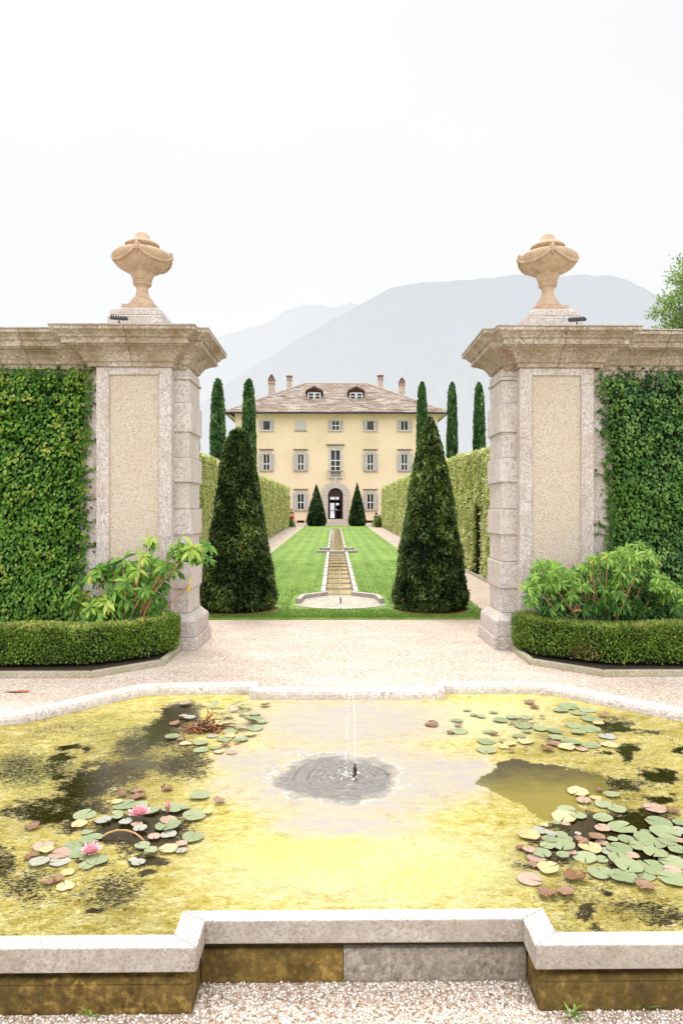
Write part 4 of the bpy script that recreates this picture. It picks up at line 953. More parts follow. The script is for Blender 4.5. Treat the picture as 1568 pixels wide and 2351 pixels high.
def clump():
    c = Wz(348.4+.2*610,1594+.2*420,WZ); t = thing('dead_stem_clump', c, 'tangled clump of rotting reddish brown lily stems rising from the pond', 'plant clump')
    mb = MB(); mb2 = MB()
    for k in range(120):
        a = random.uniform(0,6.28); r = random.uniform(0,.17); p0 = c+Vector((r*math.cos(a),r*.6*math.sin(a),random.uniform(-.02,.02)))
        pts = [p0]; 
        for i in range(4): pts.append(pts[-1]+Vector((random.gauss(0,.035),random.gauss(0,.025),random.uniform(-.01,.05)*(1 if i<2 else -.6))))
        (mb if k%3 else mb2).tube(pts,[.007,.007,.006,.005,.003],5)
    for k in range(3): mb.tube([c+Vector((.0,0,.08)),c+Vector((.03+.03*k,.02,.16)),c+Vector((.01+.05*k,.04,.20-.03*k))],[.008,.007,.006],5)
    mb.build('stem', simple('rotting_stem',(.34,.15,.06),.6,.5,30), t, smooth=True); mb2.build('root', simple('rotting_root',(.07,.035,.02),.6,.5,30), t, smooth=True)
clump()
mb = MB(); q = [Wz(.3222*x,1777+.3222*y,WZ) for x,y in ((725,470),(770,452),(830,442),(900,445),(960,462),(1000,482),(1030,500))]  # loose lily stem adrift on the water, a curved tube
for i,p in enumerate(q): p.z = WZ+.015+.02*math.sin(math.pi*i/6)
tag(mb.tube(q,.006,6).build('floating_lily_stem', simple('dry_lily_stem',(.42,.27,.13),.6,.3,20), None, smooth=True), 'long curved brown lily stem floating between the two pink blooms', 'lily stem')
# little weeds and fallen leaf on the gravel
def weed(u, v, h, lab, n=12):
    p = Wz(u,v,0.0); t = thing('weed', p, lab, 'weed', 'weeds in the gravel'); acc = acc0()
    for k in range(n):
        an = random.uniform(0,6.28); acc['P'].append(np.array(p)+np.array([random.gauss(0,.008),random.gauss(0,.006),0])); sp = random.uniform(.3,1.3)
        acc['A'].append(np.array([sp*math.cos(an),sp*math.sin(an),.8])); acc['N'].append(np.array([-math.cos(an),-math.sin(an),.8])); acc['L'].append(h*random.uniform(.6,1.2)); acc['W'].append(h*.16); acc['t'].append(random.uniform(.2,.9))
    big_leaves('foliage', acc, MAT['grass'], t)
weed(1312,2338,.075,'grassy weed against the right foot of the pond base')
weed(1480,2318,.065,'small weed under the right wing of the pond base, far right')
weed(213,2340,.07,'thin upright weed at the foot of the left wing of the pond',6)
weed(855,2330,.02,'tiny weed in the gravel in front of the dry grey base stone',8)
weed(788,2258,.03,'tiny weed at the joint between the wet and dry base stones',7)
weed(1270,2290,.02,'tiny pale weed in the gravel left of the right pond wing',6)
p = Wz(40,1590,0); tag(MB().add([(p.x-.16,p.y,.012),(p.x-.05,p.y-.05,.02),(p.x+.13,p.y-.03,.012),(p.x+.15,p.y+.02,.02),(p.x,p.y+.05,.012)],[(0,1,4),(1,2,4),(2,3,4)]).build('fallen_leaf', simple('dry_leaf',(.40,.15,.06),.7,.3,20)), 'fallen reddish brown leaf on the gravel at the left edge', 'leaf')

# loose pebbles of the gravel nearest the camera
def pebbles():
    bm = bmesh.new(); bmesh.ops.create_icosphere(bm, subdivisions=1, radius=1); ico = np.array([v.co[:] for v in bm.verts]); fc = np.array([[v.index for v in f.verts] for f in bm.faces]); bm.free()
    n = 38000; x = rng.uniform(-2.2,2.2,n); y = 2.45+rng.random(n)*.78
    ok = ((np.abs(x)<.745)&(y<3.185)) | (y<2.99); x,y = x[ok],y[ok]; n = len(x)
    s = rng.uniform(.0038,.0080,n); sc = np.stack([s*rng.uniform(.8,1.4,n),s*rng.uniform(.8,1.4,n),s*rng.uniform(.55,.9,n)],1)
    a = rng.uniform(0,6.28,n); ca,sa = np.cos(a),np.sin(a); V = ico[None]*sc[:,None]*(1+rng.normal(0,.10,(n,len(ico),1)))
    Vx = V[...,0]*ca[:,None]-V[...,1]*sa[:,None]+x[:,None]; Vy = V[...,0]*sa[:,None]+V[...,1]*ca[:,None]+y[:,None]; Vz = V[...,2]+(rng.random(n)**2*.009)[:,None]
    V = np.stack([Vx,Vy,Vz],-1).reshape(-1,3); F = (np.arange(n)[:,None,None]*len(ico)+fc[None]).reshape(-1,3)
    struct(fast_mesh('gravel', V, F, MAT['pebble'], None, {'tint': np.repeat(rng.random(n),len(ico))}, smooth=True), 'stuff')
pebbles()
# ------------------------------------------------------------------ villa
HD = 75.0; VX = -.67-.14+.81+(770.6-770)/1568*HD      # facade distance and axis
GV = G(72)
def vx(x): return (x-733)*.02072                       # from facade sketch units to metres about the axis
def vz(y): return 18.845-.020724*y
def m_plaster():
    g = M('yellow_plaster'); p = g.pos()
    c = g.ramp(g.noise(.35, detail=6, rough=.65), [(.3,(.64,.49,.315)),(.5,(.72,.57,.385)),(.72,(.75,.61,.43))])
    c = g.mix(g.ramp(g.noise(1.1, g.map(p,(1,1,.22)), detail=5, rough=.7),[(.55,0),(.75,.35)]), c, (.74,.63,.48))
    c = g.mix(g.ramp(g.noise(.6, g.map(p,(1,1,.5),(0,0,0),(7,3,1)), detail=6, rough=.7),[(.6,0),(.72,.35)]), c, (.72,.48,.25))
    g.col(c); g.set(Roughness=.9); g.bump(g.noise(14,detail=4),.2,.02); return g.m
MAT['plaster'] = m_plaster()
MAT['stone_trim'] = simple('stone_trim', (.52,.45,.39), .85, .22, 6); MAT['trim_dark'] = simple('stone_hood', (.34,.28,.22), .85, .25, 6)
MAT['shutter'] = simple('shutter', (.50,.475,.45), .7, .1, 8); MAT['white_wood'] = simple('white_wood', (.74,.73,.71), .5, .06, 9)
def m_glass():
    g = M('window_glass'); g.col(g.ramp(g.noise(.9,detail=2),[(.4,(.012,.013,.015)),(.65,(.05,.05,.055))])); g.set(Roughness=.08); g.b.inputs['Specular IOR Level'].default_value = .22; return g.m
MAT['glass'] = m_glass(); MAT['interior'] = simple('dark_interior', (.05,.035,.028), .9, .3, 3)
MAT['gutter'] = simple('gutter', (.035,.04,.055), .4, .2, 5); MAT['roof_edge'] = simple('roof_timber', (.085,.04,.028), .8, .3, 6)
MAT['chimney'] = simple('chimney_stucco', (.44,.35,.28), .9, .3, 5); MAT['brick'] = simple('chimney_brick', (.30,.15,.11), .85, .35, 9)
MAT['door_wood'] = simple('door_wood', (.05,.02,.016), .5, .3, 6)
def m_roof():
    g = M('stone_slab_roof'); sx = g.node('ShaderNodeSeparateXYZ'); g.l(g.pos(), sx.inputs[0])
    cb = g.node('ShaderNodeCombineXYZ'); g.l(g.math('ADD',sx.outputs['X'],g.math('MULTIPLY',sx.outputs['Y'],.37)), cb.inputs[0]); g.l(g.math('MULTIPLY',sx.outputs['Z'],2.06), cb.inputs[1])
    dn = g.node('ShaderNodeTexNoise'); dn.inputs['Scale'].default_value = .8; g.l(cb.outputs[0], dn.inputs['Vector'])
    va = g.node('ShaderNodeVectorMath', operation='MULTIPLY_ADD'); g.l(dn.outputs['Color'], va.inputs[0]); va.inputs[1].default_value = (.55,.35,0); g.l(cb.outputs[0], va.inputs[2])
    b = g.node('ShaderNodeTexBrick'); b.inputs['Scale'].default_value = 1; b.inputs['Brick Width'].default_value = 1.05; b.inputs['Row Height'].default_value = .30; b.inputs['Mortar Size'].default_value = .025; b.inputs['Mortar Smooth'].default_value=.6
    b.inputs['Color1'].default_value = (0,0,0,1); b.inputs['Color2'].default_value = (1,1,1,1); b.inputs['Mortar'].default_value = (.5,.5,.5,1); g.l(va.outputs[0], b.inputs['Vector'])
    n = g.noise(2.2, g.map(va.outputs[0],(.6,2.4,1)), detail=5, rough=.7)
    t = g.math('ADD', g.math('MULTIPLY',b.outputs['Color'],.55), g.math('MULTIPLY',n,.55))
    c = g.ramp(t, [(.18,(.09,.065,.05)),(.32,(.23,.165,.125)),(.44,(.26,.22,.185)),(.56,(.36,.315,.275)),(.68,(.31,.22,.17)),(.80,(.45,.405,.36)),(.95,(.52,.48,.44))])
    c = g.mix(b.outputs['Fac'], c, (.26,.17,.12)); g.col(c); g.set(Roughness=.9); g.bump(g.math('SUBTRACT',n,b.outputs['Fac']),.6,.06); return g.m
MAT['roof'] = m_roof()

villa = thing('villa', (VX,HD,GV), 'large pale yellow three storey villa with hipped stone slab roof, end of the garden', 'villa')
yF = HD; W0, W1 = VX+(540-770.6)/1568*HD, VX+(1005-770.6)/1568*HD; yB = HD+14.6; ZE = 13.0
# openings: (centre sketch x, width, y top, y bottom)
wins = []
for x in (367,548,733,917,1098):
    wins.append(dict(x=x, w=40, t=319, b=369, fl=3, closed=(x==548)))
    if x != 733: wins.append(dict(x=x, w=34, t=497, b=582, fl=2))
    if x in (548,917,367,1098): wins.append(dict(x=x, w=36, t=708, b=791, fl=1))
wins.append(dict(x=732, w=52, t=475, b=584, fl=4))
vents = [(548,848,861),(914,848,861)]
DX0, DX1, DT, DS, DB = 692.5,772,675,716,841
holes = [(vx(w['x']-w['w']/2), vx(w['x']+w['w']/2), vz(w['b']), vz(w['t'])) for w in wins if not w.get('closed')]
holes += [(vx(x-19),vx(x+19),vz(b),vz(t)) for x,t,b in vents] + [(vx(DX0),vx(DX1),vz(DB),vz(DT))]
mb = MB(); xs = sorted({W0-VX,W1-VX,*[h[0] for h in holes],*[h[1] for h in holes]}); zs = sorted({GV-.1,ZE-.02,*[h[2] for h in holes],*[h[3] for h in holes]})
for i in range(len(xs)-1):
    for j in range(len(zs)-1):
        cx, cz = (xs[i]+xs[i+1])/2, (zs[j]+zs[j+1])/2
        if any(h[0]<cx<h[1] and h[2]<cz<h[3] for h in holes): continue
        mb.add([(VX+xs[i],yF,zs[j]),(VX+xs[i+1],yF,zs[j]),(VX+xs[i+1],yF,zs[j+1]),(VX+xs[i],yF,zs[j+1])],[(0,1,2,3)])
for (a,b,c,d) in holes:
    x0,x1 = VX+a,VX+b; D = .45
    mb.add([(x0,yF,c),(x0,yF+D,c),(x0,yF+D,d),(x0,yF,d)],[(0,1,2,3)]); mb.add([(x1,yF,c),(x1,yF+D,c),(x1,yF+D,d),(x1,yF,d)],[(3,2,1,0)])
    mb.add([(x0,yF,d),(x1,yF,d),(x1,yF+D,d),(x0,yF+D,d)],[(3,2,1,0)]); mb.add([(x0,yF,c),(x1,yF,c),(x1,yF+D,c),(x0,yF+D,c)],[(0,1,2,3)])
hb = (vx(DX0),vx(DX1),vz(DB),vz(DT))
for x in (W0,W1): mb.add([(x,yF,GV-.1),(x,yB,GV-.1),(x,yB,ZE-.02),(x,yF,ZE-.02)],[(0,1,2,3)])
for (x0,x1,z0,z1) in ((W0,VX+hb[0],GV-.1,ZE-.02),(VX+hb[1],W1,GV-.1,ZE-.02),(VX+hb[0],VX+hb[1],hb[3],ZE-.02),(VX+hb[0],VX+hb[1],GV-.1,hb[2])):
    mb.add([(x0,yB,z0),(x1,yB,z0),(x1,yB,z1),(x0,yB,z1)],[(0,1,2,3)])
mb.build('wall', MAT['plaster'], villa, fix=False)
# hall seen through the open door, open to the lake side
mb = MB(); x0,x1,z0,z1 = VX+hb[0]-.6,VX+hb[1]+.6,hb[2]-.001,hb[3]+.3; ya,yb = yF+.46,yB-.01
mb.add([(x0,ya,z0),(x1,ya,z0),(x1,yb,z0),(x0,yb,z0)],[(0,1,2,3)]); mb.add([(x0,ya,z1),(x1,ya,z1),(x1,yb,z1),(x0,yb,z1)],[(0,1,2,3)])
for x in (x0,x1): mb.add([(x,ya,z0),(x,yb,z0),(x,yb,z1),(x,ya,z1)],[(0,1,2,3)])
mb.build('hall', MAT['interior'], villa)
mb = MB(); ww = hb[1]-hb[0]; hh = hb[3]-hb[2]; xL = VX+hb[0]; ye = yB-.6
mb.box(xL-.6,xL+ww*.10,ye,ye+.1,hb[2],hb[3]+.29); mb.box(xL+ww*.80,xL+ww+.6,ye,ye+.1,hb[2],hb[3]+.29); mb.box(xL+ww*.10,xL+ww*.80,ye,ye+.1,hb[2]+hh*.80,hb[3]+.29)
mb.box(xL+ww*.10,xL+ww*.80,ye,ye+.1,hb[2]+hh*.57,hb[2]+hh*.70); mb.box(xL+ww*.43,xL+ww*.48,ye,ye+.1,hb[2],hb[2]+hh*.57)
mb.build('hall_screen', MAT['interior'], villa)
# soffit cove, gutter, roof
ov = .98; ex0,ex1,ey0,ey1 = W0-ov,W1+ov,yF-ov,yB+ov
wallp = [(W0,yF),(W1,yF),(W1,yB),(W0,yB)]
mb = MB(); mb.sweep(wallp+[wallp[0]], [(.003,12.42),(.05,12.48),(.12,12.62),(.30,12.80),(.60,12.90),(.93,12.93),(.93,12.99),(0,13.05)], caps=False); mb.build('soffit', MAT['plaster'], villa)
ep = [(ex0,ey0),(ex1,ey0),(ex1,ey1),(ex0,ey1)]
mb = MB(); mb.sweep(ep+[ep[0]], [(-.06,12.86),(.05,12.88),(.09,13.0),(.09,13.045),(-.06,13.03)], caps=False); mb.build('gutter', MAT['gutter'], villa)
RZ = 17.62; ry = (ey0+ey1)/2; rx0, rx1 = ex0+(ry-ey0), ex1-(ry-ey0)
mb = MB(); mb.add([(ex0,ey0,13.05),(ex1,ey0,13.05),(ex1,ey1,13.05),(ex0,ey1,13.05),(rx0,ry,RZ),(rx1,ry,RZ)],[(0,1,5,4),(1,2,5),(2,3,4,5),(3,0,4)])
roof = mb.build('roof', MAT['roof'], villa)
mb = MB()
for a,b in (((ex0,ey0,13.07),(rx0,ry,RZ+.04)),((ex1,ey0,13.07),(rx1,ry,RZ+.04)),((rx0,ry,RZ+.04),(rx1,ry,RZ+.04))):
    a,b = Vector(a),Vector(b); N_ = 26
    for k in range(N_):
        j = random.uniform(.9,1.15); mb.tube([a.lerp(b,k/N_)+Vector((0,0,.03*j)), a.lerp(b,(k+.97)/N_)+Vector((0,0,.015*j))],[.13*j,.11*j],6)
mb.build('ridge_cap', MAT['chimney'], roof)
# loose courses of slabs give the roof a broken surface
mb = MB(); sl = (RZ-13.05)/(ry-ey0)
for row in range(30):
    t0 = row/30; xa = ex0+(rx0-ex0)*t0+.05; xb = ex1+(rx1-ex1)*t0-.05; x = xa+random.uniform(0,.4)
    while x < xb-.3:
        w = random.uniform(.45,1.2); th = random.uniform(.03,.10); yy = ey0+(ry-ey0)*t0+random.uniform(-.05,.05); zz = 13.05+sl*(yy-ey0); dl = random.uniform(.30,.42); x1 = min(x+w,xb); k = random.uniform(-.02,.03)
        mb.add([(x,yy,zz+th+k),(x1,yy,zz+th-k),(x1,yy+dl,zz+sl*dl+.02),(x,yy+dl,zz+sl*dl+.02),(x,yy,zz+.0),(x1,yy,zz+.0)],[(0,1,2,3),(4,5,1,0)]); x = x1+random.uniform(.01,.06)
mb.build('slab', MAT['roof'], roof, label='overlapping rough stone slabs of the front roof slope')['kind'] = 'stuff'
def chimney(u, vt, vb, wpx, D, conical):
    w = wpx/1568*D*.5; c = W(u,vb,D); top = W(u,vt,D).z; zb = c.z-1.2; H = top-c.z; x,y = c.x,c.y
    capb = top-H*(.26 if conical else .17); br = capb-H*.17
    o = MB().box(x-w*.9,x+w*.9,y-w*.9,y+w*.9,zb,br).build('chimney', MAT['chimney'], roof, .02)
    mb = MB()
    for sx_ in (-1,0,1):
        for sy_ in (-1,1): mb.box(x+sx_*w*.78-w*.18,x+sx_*w*.78+w*.18,y+sy_*w*.78-w*.18,y+sy_*w*.78+w*.18,br+.02,capb-.02)
    mb.box(x-w,x+w,y-w,y+w,br-.10,br+.02); mb.box(x-w*1.05,x+w*1.05,y-w*1.05,y+w*1.05,capb-.04,capb+.08)
    if not conical: mb.box(x-w*1.25,x+w*1.25,y-w*1.25,y+w*1.25,capb+.082,capb+.14)
    # third level: brick lantern and cap are joined to the chimney head
    q = MB(); q.v, q.f = mb.v, mb.f; q.build('chimney_head', MAT['brick'], roof, label='red brick chimney lantern')
    mb = MB()
    if conical: mb.frustum((x-w,x+w,y-w,y+w,capb+.082),(x-.05,x+.05,y-.05,y+.05,top))
    else: mb.frustum((x-w*.6,x+w*.6,y-w*.6,y+w*.6,capb+.142),(x-w*.35,x+w*.35,y-w*.35,y+w*.35,top-.25)); mb.frustum((x-w*.45,x+w*.45,y-w*.45,y+w*.45,top-.25),(x-.04,x+.04,y-.04,y+.04,top))
    mb.build('chimney_cap', MAT['chimney'] if not conical else MAT['roof_edge'], roof)
chimney(623.7,858,911,15,79.5,True); chimney(664.3,859,898,12,84,False); chimney(873.4,858,897,12,84,False); chimney(922.5,866,909,14,79.5,True)
def dormer(x):
    cx = VX+vx(x); D = 77.7; k = D/HD
    z0, z1 = CAMZ+(1175.5-917)/1568*D, CAMZ+(1175.5-901)/1568*D; w = .68; yf = D
    mb = MB(); mb.box(cx-w-.10,cx+w+.10,yf+.05,yf+2.2,z0-.25,z1+.15); d = mb.build('dormer', MAT['roof_edge'], villa)
    MB().box(cx-w-.05,cx+w+.05,yf-.02,yf+.08,z0-.22,z0+.0).build('sill', MAT['stone_trim'], d)
    mb = MB()
    for e in (-1,1): mb.box(cx+e*w-.05,cx+e*w+.05,yf-.0,yf+.06,z0,z1)
    for e in (-.06,.06): mb.box(cx+e-.045,cx+e+.045,yf-.001,yf+.06,z0+.1,z1-.1)
    mb.box(cx-w+.05,cx+w-.05,yf-.0005,yf+.06,z0,z0+.1); mb.box(cx-w+.05,cx+w-.05,yf-.0005,yf+.06,z1-.1,z1); mb.box(cx-w+.05,cx+w-.05,yf+.002,yf+.06,(z0+z1)/2-.03,(z0+z1)/2+.03)
    mb.build('window_frame', MAT['white_wood'], d)
    MB().box(cx-w+.04,cx+w-.04,yf+.03,yf+.049,z0+.02,z1-.02).build('pane', MAT['glass'], d)
    mb = MB(); prof = [(-1.02,.02),(-.95,.20),(-.55,.40),(-.2,.56),(0,.66),(.2,.56),(.55,.40),(.95,.20),(1.02,.02)]
    top = [(cx+a,z1+.05+b) for a,b in prof]; bot = [(cx+a*.90,z1-.10+b*.86) for a,b in prof]
    V = [];
    for yy in (yf-.25,yf+2.4): V += [(p[0],yy,p[1]) for p in top]+[(p[0],yy,p[1]) for p in bot]
    n = len(top); F = []
    for i in range(n-1): F += [(i,i+1,2*n+i+1,2*n+i),(n+i+1,n+i,3*n+i,3*n+i+1),(i+1,i,n+i,n+i+1),(2*n+i,2*n+i+1,3*n+i+1,3*n+i)]
    F += [(0,2*n,3*n,n),(n-1,2*n-1,4*n-1,3*n-1)]
    mb.add(V,F).build('hood', MAT['roof_edge'], d)
    MB().add([(cx-w,yf+.03,z1)]+[(p[0],yf+.03,p[1]) for p in bot]+[(cx+w,yf+.03,z1)],[tuple(range(n+2))]).build('gable', MAT['roof_edge'], d)
for x in (616,846): dormer(x)

def window(w):
    x0,x1,z0,z1 = vx(w['x']-w['w']/2),vx(w['x']+w['w']/2),vz(w['b']),vz(w['t']); x0 += VX; x1 += VX; wd = x1-x0; cx = (x0+x1)/2; fl = w['fl']
    mb = MB(); y0,y1 = yF+.10,yF+.16; f = .05
    if w.get('closed'):
        mb.box(x0-.20,x1+.20,yF-.03,yF+.02,z0-.02,z1+.02); wi = mb.build('window', MAT['stone_trim'], villa, label='closed shuttered window')
        for e in (-1,1):
            s_ = MB(); a,b = sorted((cx+e*.02, cx+e*.52))
            for k in range(2): s_.box(a+.02,b-.02,yF-.075,yF-.032,z0+.04+k*(z1-z0-.06)/2,z0+.01+(k+1)*(z1-z0-.06)/2)
            s_.box(a,b,yF-.055,yF-.031,z0,z1); s_.build('shutter', MAT['shutter'], wi)
        MB().box(x0-.28,x1+.28,yF-.12,yF+.02,z0-.13,z0-.022).build('sill', MAT['trim_dark'], wi)
        return
    mb.box(x0,x0+f,y0,y1,z0,z1); mb.box(x1-f,x1,y0,y1,z0,z1); mb.box(x0+f,x1-f,y0+.001,y1,z1-f,z1); mb.box(x0+f,x1-f,y0+.001,y1,z0,z0+f)
    cm = .035 if fl != 3 else .03; dk = (w['x'] in (367,917) and fl==3)
    if not dk: mb.box(cx-cm,cx+cm,y0-.01,y1,z0+f,z1-f)
    for fr in ({3:[.5] if w['x']==733 else [],2:[.40],1:[.47],4:[.22,.5]}[fl]): zz = z0+fr*(z1-z0); mb.box(x0+f,x1-f,y0+.002,y1-.001,zz-.045,zz+.045)
    wi = mb.build('window', MAT['white_wood'], villa)
    MB().box(x0+.01,x1-.01,yF+.135,yF+.15,z0+.01,z1-.01).build('pane', MAT['glass'], wi)
    fr = MB(); ft = (.09 if fl == 3 else .13) if fl != 4 else .24
    fr.box(x0-ft,x0-.002,yF-.05,yF+.05,z0,z1+ft); fr.box(x1+.002,x1+ft,yF-.05,yF+.05,z0,z1+ft); fr.box(x0-.002,x1+.002,yF-.049,yF+.05,z1+.002,z1+ft)
    if fl in (1,2): fr.box(x0-ft-.10,x1+ft+.10,yF-.07,yF+.03,z1+ft+.002,z1+ft+.28)
    if fl == 4: fr.box(x0-ft,x1+ft,yF-.07,yF+.03,z1+ft+.002,z1+ft+.24)
    fr.build('surround', MAT['stone_trim'], wi)
    if fl in (1,2,4):
        e = .28 if fl != 4 else .2; zz = z1+ft+(.282 if fl!=4 else .242); lm = MB()
        lm.frustum((x0-ft-e+.08,x1+ft+e-.08,yF-.10,yF+.02,zz),(x0-ft-e,x1+ft+e,yF-.26,yF+.02,zz+.12)); lm.box(x0-ft-e-.03,x1+ft+e+.03,yF-.30,yF+.02,zz+.121,zz+.17); lm.build('lintel', MAT['trim_dark'], wi)
    if fl != 4:
        sl_ = MB(); sl_.box(x0-.38,x1+.38,yF-.17,yF+.02,z0-.15,z0-.003); sl_.build('sill', MAT['trim_dark'] if fl!=3 else MAT['stone_trim'], wi)
        for e in (-1,1):
            xa = (x0-ft+.02) if e<0 else (x1+ft-.02); xb = xa+e*(.37 if fl!=3 else .31); a,b = sorted((xa,xb)); s_ = MB(); zt = z1+.06; zb = z0+.02; yy = yF-.11
            s_.box(a,a+.05,yy,yy+.05,zb,zt); s_.box(b-.05,b,yy,yy+.05,zb,zt)
            for zc in (zb,(zb+zt)/2-.03,zt-.06): s_.box(a+.05,b-.05,yy+.001,yy+.05,zc,zc+.06)
            nl = int((zt-zb)/.07)
            for k in range(nl): z_ = zb+.03+k*.07; s_.add([(a+.05,yy+.012,z_),(b-.05,yy+.012,z_),(b-.05,yy+.045,z_+.055),(a+.05,yy+.045,z_+.055)],[(0,1,2,3)])
            s_.build('shutter', MAT['shutter'], wi)
for w in wins: window(w)
# balcony of the middle window
cz0, cz1 = vz(625), vz(584); cx = VX+vx(733); mb = MB(); bw = .80
mb.box(cx-bw-.06,cx+bw+.06,yF-.30,yF+.01,cz1-.09,cz1); b_ = mb.build('balcony', MAT['trim_dark'], villa)
mb = MB(); mb.box(cx-bw,cx+bw,yF-.26,yF+.01,cz0,cz0+.16)
for e in (-1,1): mb.box(*sorted((cx+e*bw,cx+e*(bw-.22))),yF-.26,yF+.01,cz0+.162,cz1-.092)
mb.build('balcony_base', MAT['stone_trim'], b_)
for k in range(6):
    x = cx-.48+.192*k; h = cz1-cz0-.26
    MB().lathe([(.05,0),(.05,.05),(.035,.08),(.065,h*.32),(.055,h*.45),(.03,h*.62),(.03,h*.85),(.05,h*.92),(.05,h)],(x,yF-.15,cz0+.164),10).build('baluster', MAT['stone_trim'], b_, smooth=True)
MB().box(cx-.56,cx+.56,yF-.02,yF-.004,cz0+.165,cz1-.095).build('pane', MAT['glass'], b_)
# doorway with rusticated arch
dx0, dx1, dzb, dzs, dzt = VX+vx(DX0), VX+vx(DX1), vz(DB), vz(DS), vz(DT); rc = (dx1-dx0)/2; dcx = (dx0+dx1)/2
blocks = MB(); nb = 8
for e in (-1,1):
    for k in range(nb):
        z0 = dzb+(dzs-dzb)*k/nb; z1 = dzb+(dzs-dzb)*(k+1)/nb; wd = .70 if k%2 else .66
        a = dx0 if e<0 else dx1; blocks.box(*sorted((a-e*.0, a+e*wd)), yF-.16,yF+.25, z0+.015, z1-.015)
    blocks.box(*sorted((dx0 if e<0 else dx1, (dx0 if e<0 else dx1)+e*.60)), yF-.11,yF+.2, dzb, dzs)
nv = 13
for k in range(nv):
    a0 = math.pi*k/nv+.012; a1 = math.pi*(k+1)/nv-.012; ro = rc+.72+(.30 if k==nv//2 else (.06 if k%2 else 0)); n = 3; yy0 = yF-.17-(.05 if k==nv//2 else 0)
    V = []
    for yy in (yy0,yF+.25):
        for j in range(n+1): a = a0+(a1-a0)*j/n; V.append((dcx+rc*math.cos(a),yy,dzs+rc*math.sin(a)))
        for j in range(n+1): a = a1+(a0-a1)*j/n; V.append((dcx+ro*math.cos(a),yy,dzs+ro*math.sin(a)))
    m = 2*(n+1); blocks.add(V,[tuple(range(m)),tuple(range(m,2*m))[::-1]]+[(i,(i+1)%m,m+(i+1)%m,m+i) for i in range(m)])
blocks.build('door_surround', MAT['stone_trim'], villa, .015)
dr = MB(); yd = yF+.30
for e in (-1,1): dr.box(*sorted((dcx+e*rc,dcx+e*(rc-.22))),yd,yd+.08,dzb,dzs)
dr.box(dx0+.22,dx1-.22,yd+.001,yd+.08,dzs-.12,dzs); dr.box(dcx-.05,dcx+.05,yd-.01,yd+.08,dzb,dzs-.121)
for zz in (dzb,dzb+.9,dzb+2.05):
    for e in (-1,1): dr.box(*sorted((dcx+e*.052,dcx+e*(rc-.222))),yd+.002,yd+.07,zz,zz+.07)
door = dr.build('door', MAT['door_wood'], villa)
fan = MB(); fan.add([(dcx,yd+.03,dzs)]+[(dcx+rc*math.cos(math.pi*k/24),yd+.03,dzs+rc*math.sin(math.pi*k/24)) for k in range(25)],[(0,k+1,k+2) for k in range(24)]); fan.build('fanlight', MAT['door_wood'], door)
t_ = MB(); t_.box(dcx+.0,dcx+.62,yF+6,yF+6.8,dzb,dzb+1.0); t_.lathe([(.09,0),(.22,.2),(.26,.45),(.12,.6)],(dcx+.3,yF+6.4,dzb+1.0),12); t_.build('hall_table', MAT['door_wood'], villa)
mb = MB(); mb.box(dx0-.9,dx1+.9,yF-.70,yF-.002,GV-.05,GV+.17); mb.box(dx0-.7,dx1+.7,yF-.36,yF-.003,GV+.172,GV+.34); mb.box(dx0-.5,dx1+.5,yF-.12,yF+.3,GV+.342,dzb-.002); mb.build('door_step', MAT['stone_trim'], villa, .01)
for x,t,b in vents:
    MB().box(VX+vx(x-19),VX+vx(x+19),yF+.30,yF+.34,vz(b),vz(t)).build('basement_vent', MAT['interior'], villa)
zp = vz(846)
for a,b in ((W0,VX+vx(526)),(VX+vx(570),dx0-.72),(dx1+.72,VX+vx(893)),(VX+vx(935),W1)): MB().box(a,b,yF-.04,yF-.001,GV-.1,zp).build('plinth', MAT['stone_trim'], villa)

# ------------------------------------------------------------------ clipped trees and hedges
def cone_tree(name, cx, cy, prof, n, L, m, core, label, cat, group, seed, bump=.06, up=.1):
    z0 = G(cy); t = thing(name, (cx,cy,z0), label, cat, group)
    prof = np.array(prof); zz = prof[:,1]; rr = prof[:,0]
    wgt = np.interp(np.linspace(zz[0],zz[-1],400), zz, rr)+.05; cdf = np.cumsum(wgt)/wgt.sum()
    z = np.interp(rng.random(n), cdf, np.linspace(zz[0],zz[-1],400)); a = rng.uniform(0,2*math.pi,n)
    r0 = np.interp(z, zz, rr); lump = (fbm(a/math.pi*5+seed, z*2.2, seed)-.5)*2*bump*np.minimum(1,r0/.3)+ (fbm(a/math.pi*14, z*6+seed, seed+1)-.5)*bump
    depth = rng.random(n)**2*.14*np.minimum(1,r0*2)
    r = np.maximum(r0+lump-depth,.0)
    P = np.stack([cx+r*np.cos(a), cy+r*np.sin(a), z0+z],1); out = np.stack([np.cos(a),np.sin(a),np.full(n,up)],1)
    A = out*.9+rnd(n,.42)+np.array([0,0,-.15]); N = np.stack([rng.normal(0,.4,n),rng.normal(0,.4,n),np.ones(n)],1)
    ln = L*rng.uniform(.6,1.25,n); P = P-unit(A)*ln[:,None]*.72
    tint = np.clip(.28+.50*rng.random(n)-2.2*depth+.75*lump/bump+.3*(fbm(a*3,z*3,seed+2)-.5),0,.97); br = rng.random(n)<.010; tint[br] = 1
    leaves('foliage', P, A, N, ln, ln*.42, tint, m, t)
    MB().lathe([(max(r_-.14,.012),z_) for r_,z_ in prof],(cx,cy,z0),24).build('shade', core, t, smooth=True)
    MB().tube([(cx,cy,z0-.05),(cx,cy,z0+.45)],[.10,.08],8).build('trunk', MAT['bark'], t)
    return t
